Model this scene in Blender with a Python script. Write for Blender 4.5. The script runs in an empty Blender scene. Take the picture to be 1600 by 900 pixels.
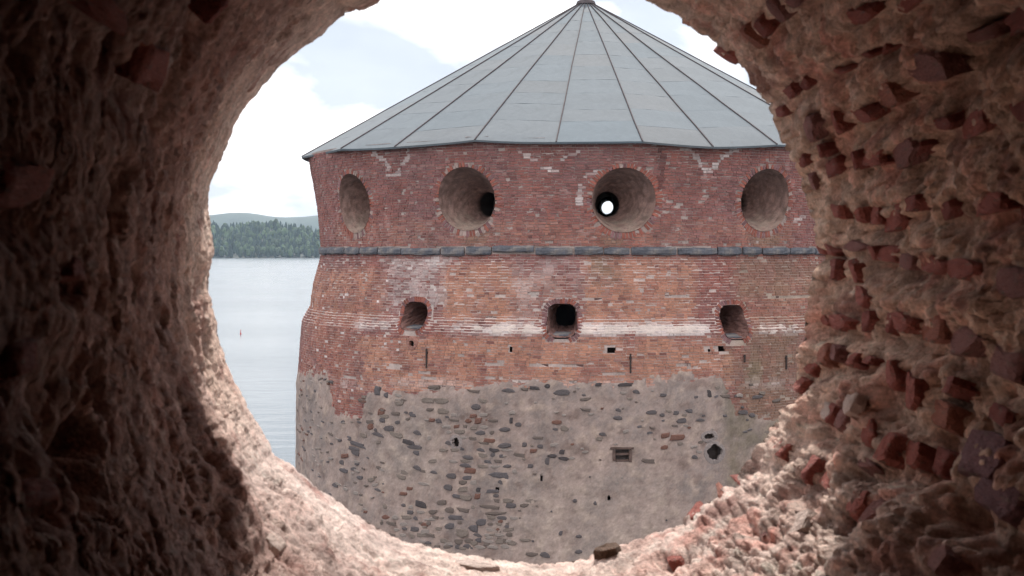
import bpy, math, random
import numpy as np
from mathutils import Vector, Matrix

random.seed(7)
rng = np.random.default_rng(11)
scene = bpy.context.scene
COL = scene.collection
R_ = math.radians

# ------------------------------------------------------------------ camera
F = 2300.0                                    # focal length in photograph pixels (1600 wide)
PITCH = math.atan(58 / F)
cd = bpy.data.cameras.new("camera")
cam = bpy.data.objects.new("camera", cd)
COL.objects.link(cam)
cam.location = (0, 0, 0)
cam.rotation_euler = (math.pi / 2 - PITCH, 0, 0)
cd.sensor_width = 36
cd.lens = F / 1600 * 36
cd.clip_start = 0.02
cd.clip_end = 40000
cd.dof.use_dof = True
cd.dof.focus_distance = 42
cd.dof.aperture_fstop = 15
scene.camera = cam

# ------------------------------------------------------------------ sky, sun, exposure
SUN_EL, SUN_AZ = R_(46), R_(6)               # azimuth measured from +Y towards +X
scene.view_settings.view_transform = 'Standard'
scene.view_settings.look = 'None'
scene.view_settings.gamma = 1
scene.view_settings.exposure = 1.5
scene.cycles.use_denoising = True
scene.cycles.max_bounces = 10
scene.cycles.diffuse_bounces = 6

SKY_LOC = (7.75, 0.3, 0.30)
W = bpy.data.worlds.new("World")
scene.world = W
W.use_nodes = True
nt = W.node_tree
nt.nodes.clear()
def wn(t, **k):
    n = nt.nodes.new(t)
    for a, b in k.items():
        setattr(n, a, b)
    return n
out = wn('ShaderNodeOutputWorld')
bg = wn('ShaderNodeBackground')
sky = wn('ShaderNodeTexSky', sky_type='NISHITA', sun_disc=False)
sky.sun_elevation = SUN_EL
sky.sun_rotation = SUN_AZ
sky.air_density = 1.0
sky.dust_density = 1.0
tc = wn('ShaderNodeTexCoord')
sx = wn('ShaderNodeSeparateXYZ')
nt.links.new(tc.outputs['Generated'], sx.inputs['Vector'])
mp = wn('ShaderNodeMapping')
mp.inputs['Scale'].default_value = (1, 1, 2.6)
mp.inputs['Location'].default_value = SKY_LOC
n1 = wn('ShaderNodeTexNoise')
n1.inputs['Scale'].default_value = 6.0
n1.inputs['Detail'].default_value = 7
n1.inputs['Roughness'].default_value = 0.5
n1.inputs['Distortion'].default_value = 0.5
rp = wn('ShaderNodeValToRGB')                              # cloud cover
rp.color_ramp.elements[0].position = 0.43
rp.color_ramp.elements[0].color = (0.12, 0.12, 0.12, 1)
rp.color_ramp.elements[1].position = 0.57
rp.color_ramp.elements[1].color = (1, 1, 1, 1)
SKY_STRENGTH = 0.05
n2 = wn('ShaderNodeTexNoise')                              # light and dark inside the clouds
n2.inputs['Scale'].default_value = 15.0
n2.inputs['Detail'].default_value = 6
r2 = wn('ShaderNodeMapRange')
r2.inputs['From Min'].default_value = 0.3; r2.inputs['From Max'].default_value = 0.7
r2.inputs['To Min'].default_value = 0.76; r2.inputs['To Max'].default_value = 1.12
# an overcast sky is about three times as bright overhead as along the horizon
el = wn('ShaderNodeMapRange')
el.inputs['From Min'].default_value = 0.0; el.inputs['From Max'].default_value = 1.0
el.inputs['To Min'].default_value = 12.0; el.inputs['To Max'].default_value = 27.0
cm = wn('ShaderNodeMath', operation='MULTIPLY')
tintn = wn('ShaderNodeMix', data_type='RGBA', blend_type='MULTIPLY')
tintn.inputs['Factor'].default_value = 1
tintn.inputs['A'].default_value = (1.0, 0.99, 0.985, 1)
mix = wn('ShaderNodeMix', data_type='RGBA')
gap = wn('ShaderNodeMix', data_type='RGBA')                # thin high veil over the blue
gap.inputs['Factor'].default_value = 0.85
gap.inputs['B'].default_value = (4.5, 5.0, 6.0, 1)
nt.links.new(tc.outputs['Generated'], mp.inputs['Vector'])
nt.links.new(mp.outputs['Vector'], n1.inputs['Vector'])
nt.links.new(mp.outputs['Vector'], n2.inputs['Vector'])
nt.links.new(n1.outputs['Fac'], rp.inputs['Fac'])
nt.links.new(n2.outputs['Fac'], r2.inputs['Value'])
nt.links.new(sx.outputs['Z'], el.inputs['Value'])
nt.links.new(el.outputs['Result'], cm.inputs[0]); nt.links.new(r2.outputs['Result'], cm.inputs[1])
nt.links.new(cm.outputs[0], tintn.inputs['B'])
nt.links.new(rp.outputs['Color'], mix.inputs['Factor'])
nt.links.new(sky.outputs['Color'], gap.inputs['A'])
nt.links.new(gap.outputs['Result'], mix.inputs['A'])
nt.links.new(tintn.outputs['Result'], mix.inputs['B'])
nt.links.new(mix.outputs['Result'], bg.inputs['Color'])
bg.inputs['Strength'].default_value = SKY_STRENGTH
nt.links.new(bg.outputs['Background'], out.inputs['Surface'])

sd = bpy.data.lights.new("sun", 'SUN')
sd.energy = 2.3
sd.angle = R_(3)
sd.color = (1.0, 0.95, 0.88)
sun = bpy.data.objects.new("sun", sd)
COL.objects.link(sun)
to_sun = Vector((math.sin(SUN_AZ) * math.cos(SUN_EL), math.cos(SUN_AZ) * math.cos(SUN_EL), math.sin(SUN_EL)))
sun.rotation_euler = to_sun.to_track_quat('Z', 'Y').to_euler()
sun.location = (0, 0, 60)

WATER_Z = -12.0

# ------------------------------------------------------------------ numpy noise
_g = rng.normal(size=(256, 3)); _g /= np.linalg.norm(_g, axis=1)[:, None]
_perm = np.concatenate([rng.permutation(256)] * 2).astype(np.int32)
def pnoise(p):
    p = np.asarray(p, dtype=np.float64)
    i = np.floor(p).astype(np.int32)
    f = p - i
    u = f * f * f * (f * (f * 6 - 15) + 10)
    i &= 255
    res = 0
    for dx in (0, 1):
        wx = u[:, 0] if dx else 1 - u[:, 0]
        a = _perm[(i[:, 0] + dx) & 255]
        for dy in (0, 1):
            wy = wx * (u[:, 1] if dy else 1 - u[:, 1])
            b = _perm[(a + i[:, 1] + dy) & 255]
            for dz in (0, 1):
                h = _perm[(b + i[:, 2] + dz) & 255]
                g = _g[h]
                d = g[:, 0] * (f[:, 0] - dx) + g[:, 1] * (f[:, 1] - dy) + g[:, 2] * (f[:, 2] - dz)
                res = res + d * wy * (u[:, 2] if dz else 1 - u[:, 2])
    return res * 1.5
def fbm(p, oct=4, gain=0.5):
    p = np.asarray(p, dtype=np.float64)
    s = 0; a = 1; t = 0
    for k in range(oct):
        s = s + a * pnoise(p * (2.03 ** k) + 17.3 * k)
        t += a
        a *= gain
    return s / t
_jit = rng.random((256, 3))
def worley(p):
    """distance to the nearest feature point, and a random value of its cell"""
    p = np.asarray(p, dtype=np.float64)
    i0 = np.floor(p).astype(np.int32)
    best = np.full(len(p), 9.0); sec = np.full(len(p), 9.0); val = np.zeros(len(p))
    for dx in (-1, 0, 1):
        for dy in (-1, 0, 1):
            for dz in (-1, 0, 1):
                c = i0 + (dx, dy, dz)
                h = _perm[(_perm[(_perm[c[:, 0] & 255] + c[:, 1]) & 255] + c[:, 2]) & 255]
                q = c + _jit[h] - p
                d = np.sqrt((q * q).sum(1))
                m = d < best
                sec = np.where(m, best, np.minimum(sec, d))
                best = np.where(m, d, best)
                val = np.where(m, _jit[h, 0], val)
    return best, sec, val
def sstep(a, b, x):
    t = np.clip((x - a) / (b - a), 0, 1)
    return t * t * (3 - 2 * t)

# ------------------------------------------------------------------ mesh helpers
def mesh_np(name, v, quads=None, tris=None, col=None, smooth=False):
    me = bpy.data.meshes.new(name)
    v = np.asarray(v, dtype=np.float32)
    nq = 0 if quads is None else len(quads)
    ntr = 0 if tris is None else len(tris)
    loops = np.concatenate(([np.asarray(quads, dtype=np.int32).ravel()] if nq else []) + ([np.asarray(tris, dtype=np.int32).ravel()] if ntr else []))
    me.vertices.add(len(v)); me.vertices.foreach_set('co', v.ravel())
    me.loops.add(len(loops)); me.loops.foreach_set('vertex_index', loops)
    me.polygons.add(nq + ntr)
    st = np.concatenate([np.arange(nq) * 4, nq * 4 + np.arange(ntr) * 3]).astype(np.int32)
    me.polygons.foreach_set('loop_start', st)
    me.polygons.foreach_set('use_smooth', np.full(nq + ntr, smooth, dtype=bool))
    me.update(calc_edges=True)
    if col is not None:
        at = me.color_attributes.new('col', 'FLOAT_COLOR', 'POINT')
        c = np.ones((len(v), 4), dtype=np.float32); c[:, :3] = col
        at.data.foreach_set('color', c.ravel())
    return me
def grid_quads(nu, nv, wrap_u=False, keep=None):
    """vertex index = iv*nu + iu"""
    uu = np.arange(nu if wrap_u else nu - 1); vv = np.arange(nv - 1)
    U, V = np.meshgrid(uu, vv)
    a = V * nu + U; b = V * nu + (U + 1) % nu
    q = np.stack([a, b, b + nu, a + nu], -1).reshape(-1, 4)
    return q if keep is None else q[keep.ravel()]
def link(name, me, mat, parent=None, **props):
    o = bpy.data.objects.new(name, me)
    COL.objects.link(o)
    if mat is not None and me is not None and not me.materials:
        me.materials.append(mat)
    if parent is not None:
        o.parent = parent
    for k, v in props.items():
        o[k] = v
    return o
def thing(name, label, category, loc=(0, 0, 0), group=None):
    o = bpy.data.objects.new(name, None)
    o.empty_display_size = 0.2
    o.location = loc
    COL.objects.link(o)
    o['label'] = label; o['category'] = category
    if group: o['group'] = group
    return o
def boxes_np(cen, ax, ay, az):
    """many boxes: centres and half-axis vectors (N,3) -> verts (N*8,3), quads"""
    n = len(cen)
    s = np.array([[-1,-1,-1],[1,-1,-1],[1,1,-1],[-1,1,-1],[-1,-1,1],[1,-1,1],[1,1,1],[-1,1,1]], dtype=float)
    v = cen[:, None] + s[None, :, 0:1] * ax[:, None] + s[None, :, 1:2] * ay[:, None] + s[None, :, 2:3] * az[:, None]
    f = np.array([[0,3,2,1],[4,5,6,7],[0,1,5,4],[1,2,6,5],[2,3,7,6],[3,0,4,7]])
    q = (np.arange(n)[:, None, None] * 8 + f[None]).reshape(-1, 4)
    return v.reshape(-1, 3), q

# ------------------------------------------------------------------ materials
def material(name, color=None, attr=False, rough=0.9, spec=0.25, metallic=0.0, var=0.25, vscale=8.0, fine=60.0,
             bump=0.4, bdist=0.01, bscale=40.0, tint=None, tint_scale=3.0, tint_lo=0.5, tint_hi=0.7):
    m = bpy.data.materials.new(name); m.use_nodes = True
    t = m.node_tree; N = t.nodes; L = t.links
    b = N['Principled BSDF']
    b.inputs['Roughness'].default_value = rough
    b.inputs['Specular IOR Level'].default_value = spec
    b.inputs['Metallic'].default_value = metallic
    tcn = N.new('ShaderNodeTexCoord')
    if attr:
        a = N.new('ShaderNodeAttribute'); a.attribute_name = 'col'; src = a.outputs['Color']
    else:
        a = N.new('ShaderNodeRGB'); a.outputs[0].default_value = (*color, 1); src = a.outputs[0]
    if tint is not None:
        nz = N.new('ShaderNodeTexNoise'); nz.inputs['Scale'].default_value = tint_scale; nz.inputs['Detail'].default_value = 6
        L.new(tcn.outputs['Object'], nz.inputs['Vector'])
        mr = N.new('ShaderNodeMapRange'); mr.inputs['From Min'].default_value = tint_lo; mr.inputs['From Max'].default_value = tint_hi
        L.new(nz.outputs['Fac'], mr.inputs['Value'])
        mx = N.new('ShaderNodeMix'); mx.data_type = 'RGBA'; mx.inputs['B'].default_value = (*tint, 1)
        L.new(mr.outputs['Result'], mx.inputs['Factor']); L.new(src, mx.inputs['A'])
        src = mx.outputs['Result']
    n1 = N.new('ShaderNodeTexNoise'); n1.inputs['Scale'].default_value = vscale; n1.inputs['Detail'].default_value = 5
    n2 = N.new('ShaderNodeTexNoise'); n2.inputs['Scale'].default_value = fine; n2.inputs['Detail'].default_value = 4; n2.inputs['Roughness'].default_value = 0.65
    L.new(tcn.outputs['Object'], n1.inputs['Vector']); L.new(tcn.outputs['Object'], n2.inputs['Vector'])
    ad = N.new('ShaderNodeMath'); ad.operation = 'ADD'
    L.new(n1.outputs['Fac'], ad.inputs[0]); L.new(n2.outputs['Fac'], ad.inputs[1])
    mr2 = N.new('ShaderNodeMapRange'); mr2.inputs['From Min'].default_value = 0.6; mr2.inputs['From Max'].default_value = 1.4
    mr2.inputs['To Min'].default_value = 1 - var * 1.6; mr2.inputs['To Max'].default_value = 1 + var * 1.6
    L.new(ad.outputs[0], mr2.inputs['Value'])
    mul = N.new('ShaderNodeMix'); mul.data_type = 'RGBA'; mul.blend_type = 'MULTIPLY'; mul.inputs['Factor'].default_value = 1
    L.new(src, mul.inputs['A']); L.new(mr2.outputs['Result'], mul.inputs['B'])
    L.new(mul.outputs['Result'], b.inputs['Base Color'])
    if bump:
        n3 = N.new('ShaderNodeTexNoise'); n3.inputs['Scale'].default_value = bscale; n3.inputs['Detail'].default_value = 8; n3.inputs['Roughness'].default_value = 0.65
        L.new(tcn.outputs['Object'], n3.inputs['Vector'])
        bp = N.new('ShaderNodeBump'); bp.inputs['Strength'].default_value = bump; bp.inputs['Distance'].default_value = bdist
        L.new(n3.outputs['Fac'], bp.inputs['Height']); L.new(bp.outputs['Normal'], b.inputs['Normal'])
    return m
M_lining = material('rubble_mortar', attr=True, var=0.36, vscale=26, fine=150, bump=1.0, bdist=0.010, bscale=170, rough=0.95, spec=0.12)
M_wallface = material('wall_face', (0.34, 0.26, 0.22), var=0.3, vscale=3, fine=40, bump=0.6, bdist=0.02, bscale=20)
M_room = material('room_stone', (0.16, 0.12, 0.10), var=0.3, vscale=2, fine=30, bump=0.6, bdist=0.02, bscale=12)
M_brick = material('old_brick', attr=True, var=0.22, vscale=2.2, fine=24, bump=0.5, bdist=0.006, bscale=40)
M_mortar = material('lime_mortar', attr=True, var=0.25, vscale=3, fine=30, bump=0.5, bdist=0.01, bscale=30)
M_plaster = material('old_plaster', attr=True, var=0.16, vscale=2.2, fine=22, bump=0.6, bdist=0.012, bscale=18)
M_slate = material('slate', (0.115, 0.115, 0.13), var=0.35, vscale=2.5, fine=14, bump=0.6, bdist=0.02, bscale=9, tint=(0.20, 0.17, 0.15), tint_lo=0.5, tint_hi=0.75)
M_zinc = material('roof_metal', attr=True, var=0.07, vscale=0.9, fine=6, bump=0.45, bdist=0.03, bscale=1.6, rough=0.8, spec=0.08, metallic=0.0)
M_seam = material('roof_seam', (0.10, 0.085, 0.088), var=0.2, bump=0.2, rough=0.95, spec=0.02)
M_iron = material('rusty_iron', (0.05, 0.035, 0.032), var=0.3, rough=0.8)
M_funnel = material('funnel_brick', attr=True, var=0.28, vscale=3, fine=26, bump=0.6, bdist=0.012, bscale=26)
M_niche = material('niche_brick', (0.13, 0.085, 0.072), var=0.3, bump=0.5)
M_inside = material('tower_inside', (0.12, 0.09, 0.08), var=0.2, bump=0.3)

# ------------------------------------------------------------------ photograph pixel -> ray
fw = np.array([0, math.cos(PITCH), -math.sin(PITCH)]); up = np.array([0, math.sin(PITCH), math.cos(PITCH)])
def ray(px, py):
    px = np.asarray(px, float); py = np.asarray(py, float)
    d = fw + ((px - 800) / F)[..., None] * np.array([1.0, 0, 0]) - ((py - 450) / F)[..., None] * up
    return d / d[..., 1:2]                     # scaled so that y = 1
def project(P):
    P = np.asarray(P, float)
    dep = P @ fw
    return 800 + F * P[..., 0] / dep, 450 - F * (P @ up) / dep

# =================================================================== THE FAR TOWER
D = 50.3
AX = math.atan(115 / F)
CX, CY = D * math.sin(AX), D * math.cos(AX)
sil = np.array([(480,236),(482,245),(485,265),(490,290),(495,320),(498,345),(501,385),(501,400),(497,415),(490,440),(486,465),(485,478),(479,487),(472,500),(470,520),(467,560),(464,600),(463,720),(458,900)], float)
def _sil():
    zz, rr = [], []
    for x, y in sil:
        d = ray(x, y)
        al = AX - math.atan2(d[0], d[1])
        r = D * math.sin(al)
        t = math.sqrt(D * D - r * r) / math.hypot(d[0], d[1])
        zz.append(d[2] * t); rr.append(r)
    zz = np.array(zz); rr = np.array(rr); o = np.argsort(zz)
    return zz[o], rr[o]
SZ, SR = _sil()
def Rz(z):
    z = np.asarray(z, float)
    r = np.interp(z, SZ, SR)
    return np.where(z < SZ[0], SR[0] + (SZ[0] - z) * 0.04, r)
def tp(th, z, dr=0.0):
    """point of the tower wall at angle th (0 faces -Y), height z"""
    r = Rz(z) + dr
    return np.stack([CX + r * np.sin(th), CY - r * np.cos(th), np.broadcast_to(z, np.shape(th)) + 0 * r], -1)
def inv(px, py):
    """photograph pixel -> (th, z) on the front of the tower"""
    d = ray(px, py)
    r = 9.0
    for _ in range(12):
        a = d[0] ** 2 + 1; b = -2 * (d[0] * CX + CY); c = CX * CX + CY * CY - r * r
        t = (-b - math.sqrt(max(b * b - 4 * a * c, 0))) / (2 * a)
        r = float(Rz(d[2] * t))
    P = d * t
    return math.atan2(P[0] - CX, -(P[1] - CY)), P[2]
PXM = F / 41.5                                   # pixels per metre on the near face

tower = thing('round_tower', 'round red brick artillery tower with grey metal cone roof, seen through the opening', 'tower', (CX, CY, WATER_Z))
TI = Matrix.Translation((-CX, -CY, -WATER_Z))
TO = np.array([CX, CY, WATER_Z])
def tlink(name, me_v, quads, mat, tris=None, col=None, smooth=False, parent=None, origin=None, **props):
    o_ = TO if origin is None else origin
    me = mesh_np(name, np.asarray(me_v) - o_, quads, tris, col, smooth)
    o = link(name, me, mat, parent or tower, **props)
    if origin is not None:
        p = TO if parent is None else parent['_o']
        o.location = tuple(np.asarray(origin) - np.asarray(p))
    return o

z_apex = float((ray(915, 1)[2]) * CY)
vis_c = [(475, 243), (533, 233), (617, 230), (742, 219), (869, 222.5), (1004, 221.5), (1114, 230), (1214, 226.5)]
RE = 9.58
corner_th, corner_z = [], []
def eave_inv(px, py):
    d = ray(px, py); a = d[0] ** 2 + 1; b = -2 * (d[0] * CX + CY); c = CX * CX + CY * CY - RE * RE
    disc = b * b - 4 * a * c
    t = (-b - math.sqrt(max(disc, 0))) / (2 * a)
    P = d * t
    return math.atan2(P[0] - CX, -(P[1] - CY)), P[2]
for (x, y) in vis_c:
    t, z = eave_inv(x, y); corner_th.append(t); corner_z.append(z)
corner_th[0] = min(corner_th[0], R_(-80)); corner_z[0] = corner_z[0]
k = 1
while corner_th[-1] + R_(17.9) < corner_th[0] + 2 * math.pi - R_(9):
    corner_th.append(corner_th[-1] + R_(17.9)); corner_z.append(3.12)
def eave_z(th):
    t = np.array(corner_th); z = np.array(corner_z)
    o = np.argsort(t); t = t[o]; z = z[o]
    return np.interp(th, np.concatenate([t - 2 * np.pi, t, t + 2 * np.pi]), np.tile(z, 3))
# openings: (kind, th, z, half width, half height)
emb = []
for (x, y, tx, ty) in ((552, 318, None, None), (728, 311, 762, 319), (975, 313, 949, 319), (1197, 313, None, None)):
    th, z = inv(x, y)
    emb.append((th, z, 0.89, tx, ty))
wins = []
for (x, y, w, h) in ((648, 494, 40, 44), (878, 501, 45, 50), (1147, 503, 40, 52)):
    th, z = inv(x, y)
    wins.append((th, z, w / PXM / 2 / max(0.8, math.cos(th + AX)), h / PXM / 2))
holes = []                                      # putlog holes: th, z, half w, half h, depth, kind
for (x, y, w, h, dep, rnd) in ((798, 545, 8, 10, 0.5, 1), (957, 546, 14, 9, 0.5, 0), (1127, 546, 12, 8, 0.5, 0), (1108, 546, 4, 4, 0.3, 1),
                               (644, 537, 9, 11, 0.5, 1), (951, 778, 8, 9, 0.5, 1), (847, 748, 6, 13, 0.4, 1), (1116, 707, 25, 27, 0.35, 1),
                               (972, 711, 27, 19, 0.14, 0), (713, 691, 12, 15, 0.22, 1), (1108, 682, 18, 10, 0.15, 1), (777, 764, 7, 8, 0.3, 1)):
    th, z = inv(x, y)
    holes.append((th, z, w / PXM / 2 / max(0.75, math.cos(th + AX)), h / PXM / 2, dep, rnd))
# the opening on the far side, in line with the third embrasure
dback = ray(951, 325)
a = dback[0] ** 2 + 1; b = -2 * (dback[0] * CX + CY); c = CX * CX + CY * CY - 9.05 ** 2
tb = (-b + math.sqrt(b * b - 4 * a * c)) / (2 * a)
PB = dback * tb
th_back = math.atan2(PB[0] - CX, -(PB[1] - CY)); z_back = PB[2]
def ang(a):
    return (a + np.pi) % (2 * np.pi) - np.pi
def opening_dist(th, z):
    """signed-ish clearance in metres: < 0 inside any opening"""
    d = np.full(np.shape(th), 9.0)
    for (t0, z0, r0, *_) in emb + [(th_back, z_back, 0.30)]:
        u = ang(th - t0) * Rz(z0); v = z - z0
        d = np.minimum(d, np.sqrt(u * u + v * v) - r0)
    for (t0, z0, a_, b_) in wins:
        u = ang(th - t0) * Rz(z0); v = z - z0
        k = (np.abs(u / a_) ** 3.2 + np.abs(v / b_) ** 3.2) ** (1 / 3.2)
        d = np.minimum(d, (k - 1) * min(a_, b_))
    return d
def hole_in(th, z, grow=0.0):
    m = np.zeros(np.shape(th), bool)
    for (t0, z0, a_, b_, dep, rnd) in holes:
        u = np.abs(ang(th - t0) * Rz(z0)); v = np.abs(z - z0)
        if rnd:
            m |= (u / (a_ + grow)) ** 2 + (v / (b_ + grow)) ** 2 < 1
        else:
            m |= (u < a_ + grow) & (v < b_ + grow)
    return m
def wallpx(th, z):
    P = tp(th, z)
    return project(P)
yb_x = np.array([400, 470, 512, 524, 566, 574, 640, 700, 780, 850, 930, 1010, 1080, 1125, 1150, 1175, 1215, 1240, 1400], float)
yb_y = np.array([560, 584, 588, 648, 650, 612, 612, 606, 600, 598, 600, 596, 586, 588, 640, 650, 655, 700, 720], float)

# --- bricks of the front
def polydist(x, y, pts):
    d = np.full(x.shape, 1e9)
    for (x0, y0), (x1, y1) in zip(pts[:-1], pts[1:]):
        dx, dy = x1 - x0, y1 - y0
        t = np.clip(((x - x0) * dx + (y - y0) * dy) / (dx * dx + dy * dy), 0, 1)
        d = np.minimum(d, np.hypot(x - x0 - t * dx, y - y0 - t * dy))
    return d
cracks = [[(584, 240), (598, 250), (606, 262), (607, 274), (622, 272), (628, 262), (634, 248), (640, 240)], [(812, 234), (822, 243), (832, 250)],
          [(842, 263), (870, 266)], [(876, 250), (890, 242), (902, 238)], [(1078, 234), (1092, 250), (1104, 272), (1104, 298)], [(1104, 272), (1118, 258), (1128, 244), (1150, 234)],
          [(906, 320), (908, 290), (920, 272), (940, 266)], [(1240, 345), (1256, 340)]]
def box_w(x, y, x0, x1, y0, y1, s=12):
    return sstep(x0 - s, x0 + s, x) * (1 - sstep(x1 - s, x1 + s, x)) * sstep(y0 - s, y0 + s, y) * (1 - sstep(y1 - s, y1 + s, y))
def lime(x, y, nz):
    """worn white lime wash left on the wall, 0..1"""
    w = 1.0 * box_w(x, y, 765, 852, 506, 523, 4) + 1.0 * box_w(x, y, 906, 1108, 506, 524, 4) + 0.6 * box_w(x, y, 700, 770, 506, 522, 5)
    w = w + 0.5 * box_w(x, y, 555, 640, 500, 514, 5) + 0.55 * box_w(x, y, 1180, 1300, 506, 522, 5) + 0.5 * box_w(x, y, 960, 1110, 512, 525, 3)
    w = w + 0.42 * box_w(x, y, 600, 695, 405, 485, 10) + 0.3 * box_w(x, y, 660, 740, 398, 416, 8) + 0.2 * box_w(x, y, 800, 900, 405, 500, 14)
    w = w + 0.22 * box_w(x, y, 520, 1240, 592, 606, 6)
    return w
courses = []
H = 0.076
zs = np.arange(-5.6, 3.5, H)
bt, bz, bw, bh = [], [], [], []
for i, z in enumerate(zs):
    r = float(Rz(z)); th = R_(-112) + (i % 2) * 0.012 + random.uniform(0, .004)
    k = i
    while th < R_(112):
        ln = (0.20 if (k + i) % 2 else 0.10) * random.uniform(0.90, 1.08)
        k += 1
        bt.append(th + ln / 2 / r); bz.append(z); bw.append(ln); bh.append(H)
        th += (ln + 0.012) / r
bt = np.array(bt); bz = np.array(bz); bw = np.array(bw)
wav = 0.018 * pnoise(np.stack([bt * 5, bz * 0.6, bz * 0 + 3], 1))
bzz = bz + wav
X, Y = wallpx(bt, bzz)
P3 = tp(bt, bzz)
nz1 = fbm(P3 * 0.55, 4); nz2 = fbm(P3 * 1.7 + 31, 3)
keep = (opening_dist(bt, bzz) > 0.15) & ~hole_in(bt, bzz, 0.05)
keep &= bzz < eave_z(bt) + 0.02
keep &= Y < np.interp(X, yb_x, yb_y) + 30 + 40 * nz2
keep &= ~((np.abs(bzz - inv(880, 392)[1]) < 0.10))            # the slate course
bt, bz, bw, bzz, X, Y, nz1, nz2, P3 = [a_[keep] for a_ in (bt, bz, bw, bzz, X, Y, nz1, nz2, P3)]
n = len(bt)
red = np.array([0.30, 0.104, 0.078]); dark = np.array([0.165, 0.062, 0.060]); purp = np.array([0.225, 0.115, 0.115])
oran = np.array([0.46, 0.215, 0.13]); pale = np.array([0.46, 0.33, 0.29]); olive = np.array([0.22, 0.155, 0.095]); white = np.array([0.62, 0.56, 0.53])
rv = rng.random((n, 6))
base = red[None] + (purp - red)[None] * np.clip(0.35 + 0.9 * nz1 + 0.5 * (rv[:, :1].ravel() - .5), 0, 1)[:, None]
ow = np.clip(0.9 * box_w(X, Y, 692, 800, 412, 505) + 0.9 * box_w(X, Y, 915, 1085, 402, 508) + 0.55 * box_w(X, Y, 480, 605, 420, 500) +
             0.8 * box_w(X, Y, 560, 1145, 527, 612, 8) + 0.25 * box_w(X, Y, 470, 560, 500, 640) + 0.25 * box_w(X, Y, 520, 1240, 345, 385) + 0.35 * box_w(X, Y, 780, 900, 430, 505) +
             0.4 * box_w(X, Y, 1160, 1260, 440, 510), 0, 1)
ow = np.clip(ow * (1.0 + 1.5 * nz2) + 0.25 * (rv[:, 1] - .5) * (ow > .1), 0, 1)
base = base + (oran - base) * ow[:, None]
dk = (rv[:, 2] < 0.10 + 0.25 * np.clip(nz1, 0, 1)) * (0.2 + 0.5 * rv[:, 3])
base = base + (dark - base) * dk[:, None]
pl = (rv[:, 4] < 0.12) * (0.06 + 0.22 * rv[:, 5])
base = base + (pale - base) * pl[:, None]
ol = np.clip(0.65 * box_w(X, Y, 1140, 1330, 500, 700, 25) + 0.5 * box_w(X, Y, 1150, 1330, 402, 470, 16) + 0.75 * box_w(X, Y, 925, 965, 398, 445, 10) +
             0.5 * box_w(X, Y, 725, 770, 360, 385, 8) + 0.6 * box_w(X, Y, 940, 975, 368, 386, 8) + 0.6 * box_w(X, Y, 1170, 1230, 362, 386, 8) + 0.4 * box_w(X, Y, 1160, 1190, 540, 600, 10), 0, 1) * np.clip(0.8 + 1.2 * nz2, 0, 1)
base = base + (olive - base) * ol[:, None]
sk = np.clip(box_w(X, Y, 1028, 1038, 222, 300, 4) * (0.6 + 1.0 * nz2), 0, 1)
base = base + (dark * 0.45 - base) * (sk * 0.9)[:, None]
lw = np.clip(lime(X, Y, nz2) * (0.62 + 2.4 * nz2 + 1.1 * (rv[:, 0] - 0.5)), 0, 0.9)
cr = np.min([polydist(X, Y, c) for c in cracks], 0)
lw = np.maximum(lw, (cr < 2.6) * (0.25 + 0.6 * rv[:, 1]))
sp = (rv[:, 3] < 0.012) & (Y > 395) & (X < 700)
lw = np.maximum(lw, sp * 0.9)
base = base + (white - base) * lw[:, None]
slot = np.zeros(n)
for (x, y, w) in ((770, 498, 12), (783, 462, 9), (835, 460, 8), (1060, 463, 26), (928, 468, 18), (1208, 463, 10), (1228, 463, 10), (1246, 463, 9), (1262, 463, 9), (665, 583, 14), (672, 591, 12), (770, 568, 16),
                  (845, 570, 20), (815, 597, 22), (695, 606, 26), (960, 584, 18), (1065, 571, 16), (545, 590, 10), (618, 573, 14), (870, 572, 14), (895, 571, 14), (970, 601, 22), (1070, 585, 16)):
    slot = np.maximum(slot, (np.abs(X - x) < w * 0.55 + 4) & (np.abs(Y - y) < 2.6))
base = base + (np.array([0.075, 0.045, 0.045]) - base) * (slot * 0.85)[:, None]
lum = base.mean(1, keepdims=True) * np.array([[1.04, 0.97, 1.0]])
base = base + (lum - base) * 0.17
base = np.clip(base * np.array([1.06, 0.985, 0.975]) * (1 + 0.22 * (rv[:, 5:6] - 0.5)), 0.02, 0.8)
depth_j = rng.normal(0, 0.0055, n) - 0.02 * slot - 0.02 * (rv[:, 2] < 0.015)
tang = np.stack([np.cos(bt), np.sin(bt), 0 * bt], 1); nor = np.stack([np.sin(bt), -np.cos(bt), 0 * bt], 1)
yaw = rng.normal(0, 0.012, n)[:, None]
t2 = tang + nor * yaw; t2 /= np.linalg.norm(t2, axis=1)[:, None]
rol = rng.normal(0, 0.010, n)[:, None]
upv = np.array([0, 0, 1.0])[None] - t2 * rol
cen = tp(bt, bzz, -0.04) + nor * depth_j[:, None]
hb = (H - 0.014) / 2 * (1 + rng.normal(0, 0.05, n))
bv, bq = boxes_np(cen, t2 * (bw / 2)[:, None], nor * 0.04, upv * hb[:, None])
bv = bv + rng.normal(0, 0.0025, bv.shape)
bcol = np.repeat(base, 8, 0)
size_px = (bw * np.cos(bt + AX)) / np.linalg.norm(cen, axis=1)
vis = (np.abs(X - 860) < 70)
order = np.argsort(-(size_px + vis * 0.0005))[:300]
single = np.zeros(n, bool); single[order] = True
mq = np.repeat(~single, 6)
used = bq[mq]
tlink('brickwork', bv, used, M_brick, col=bcol, kind='stuff')
bf = np.array([[0,3,2,1],[4,5,6,7],[0,1,5,4],[1,2,6,5],[2,3,7,6],[3,0,4,7]])
for k in order:
    tlink('brick', bv[k * 8:k * 8 + 8], bf, M_brick, col=bcol[k * 8:k * 8 + 8], origin=cen[k])

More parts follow.
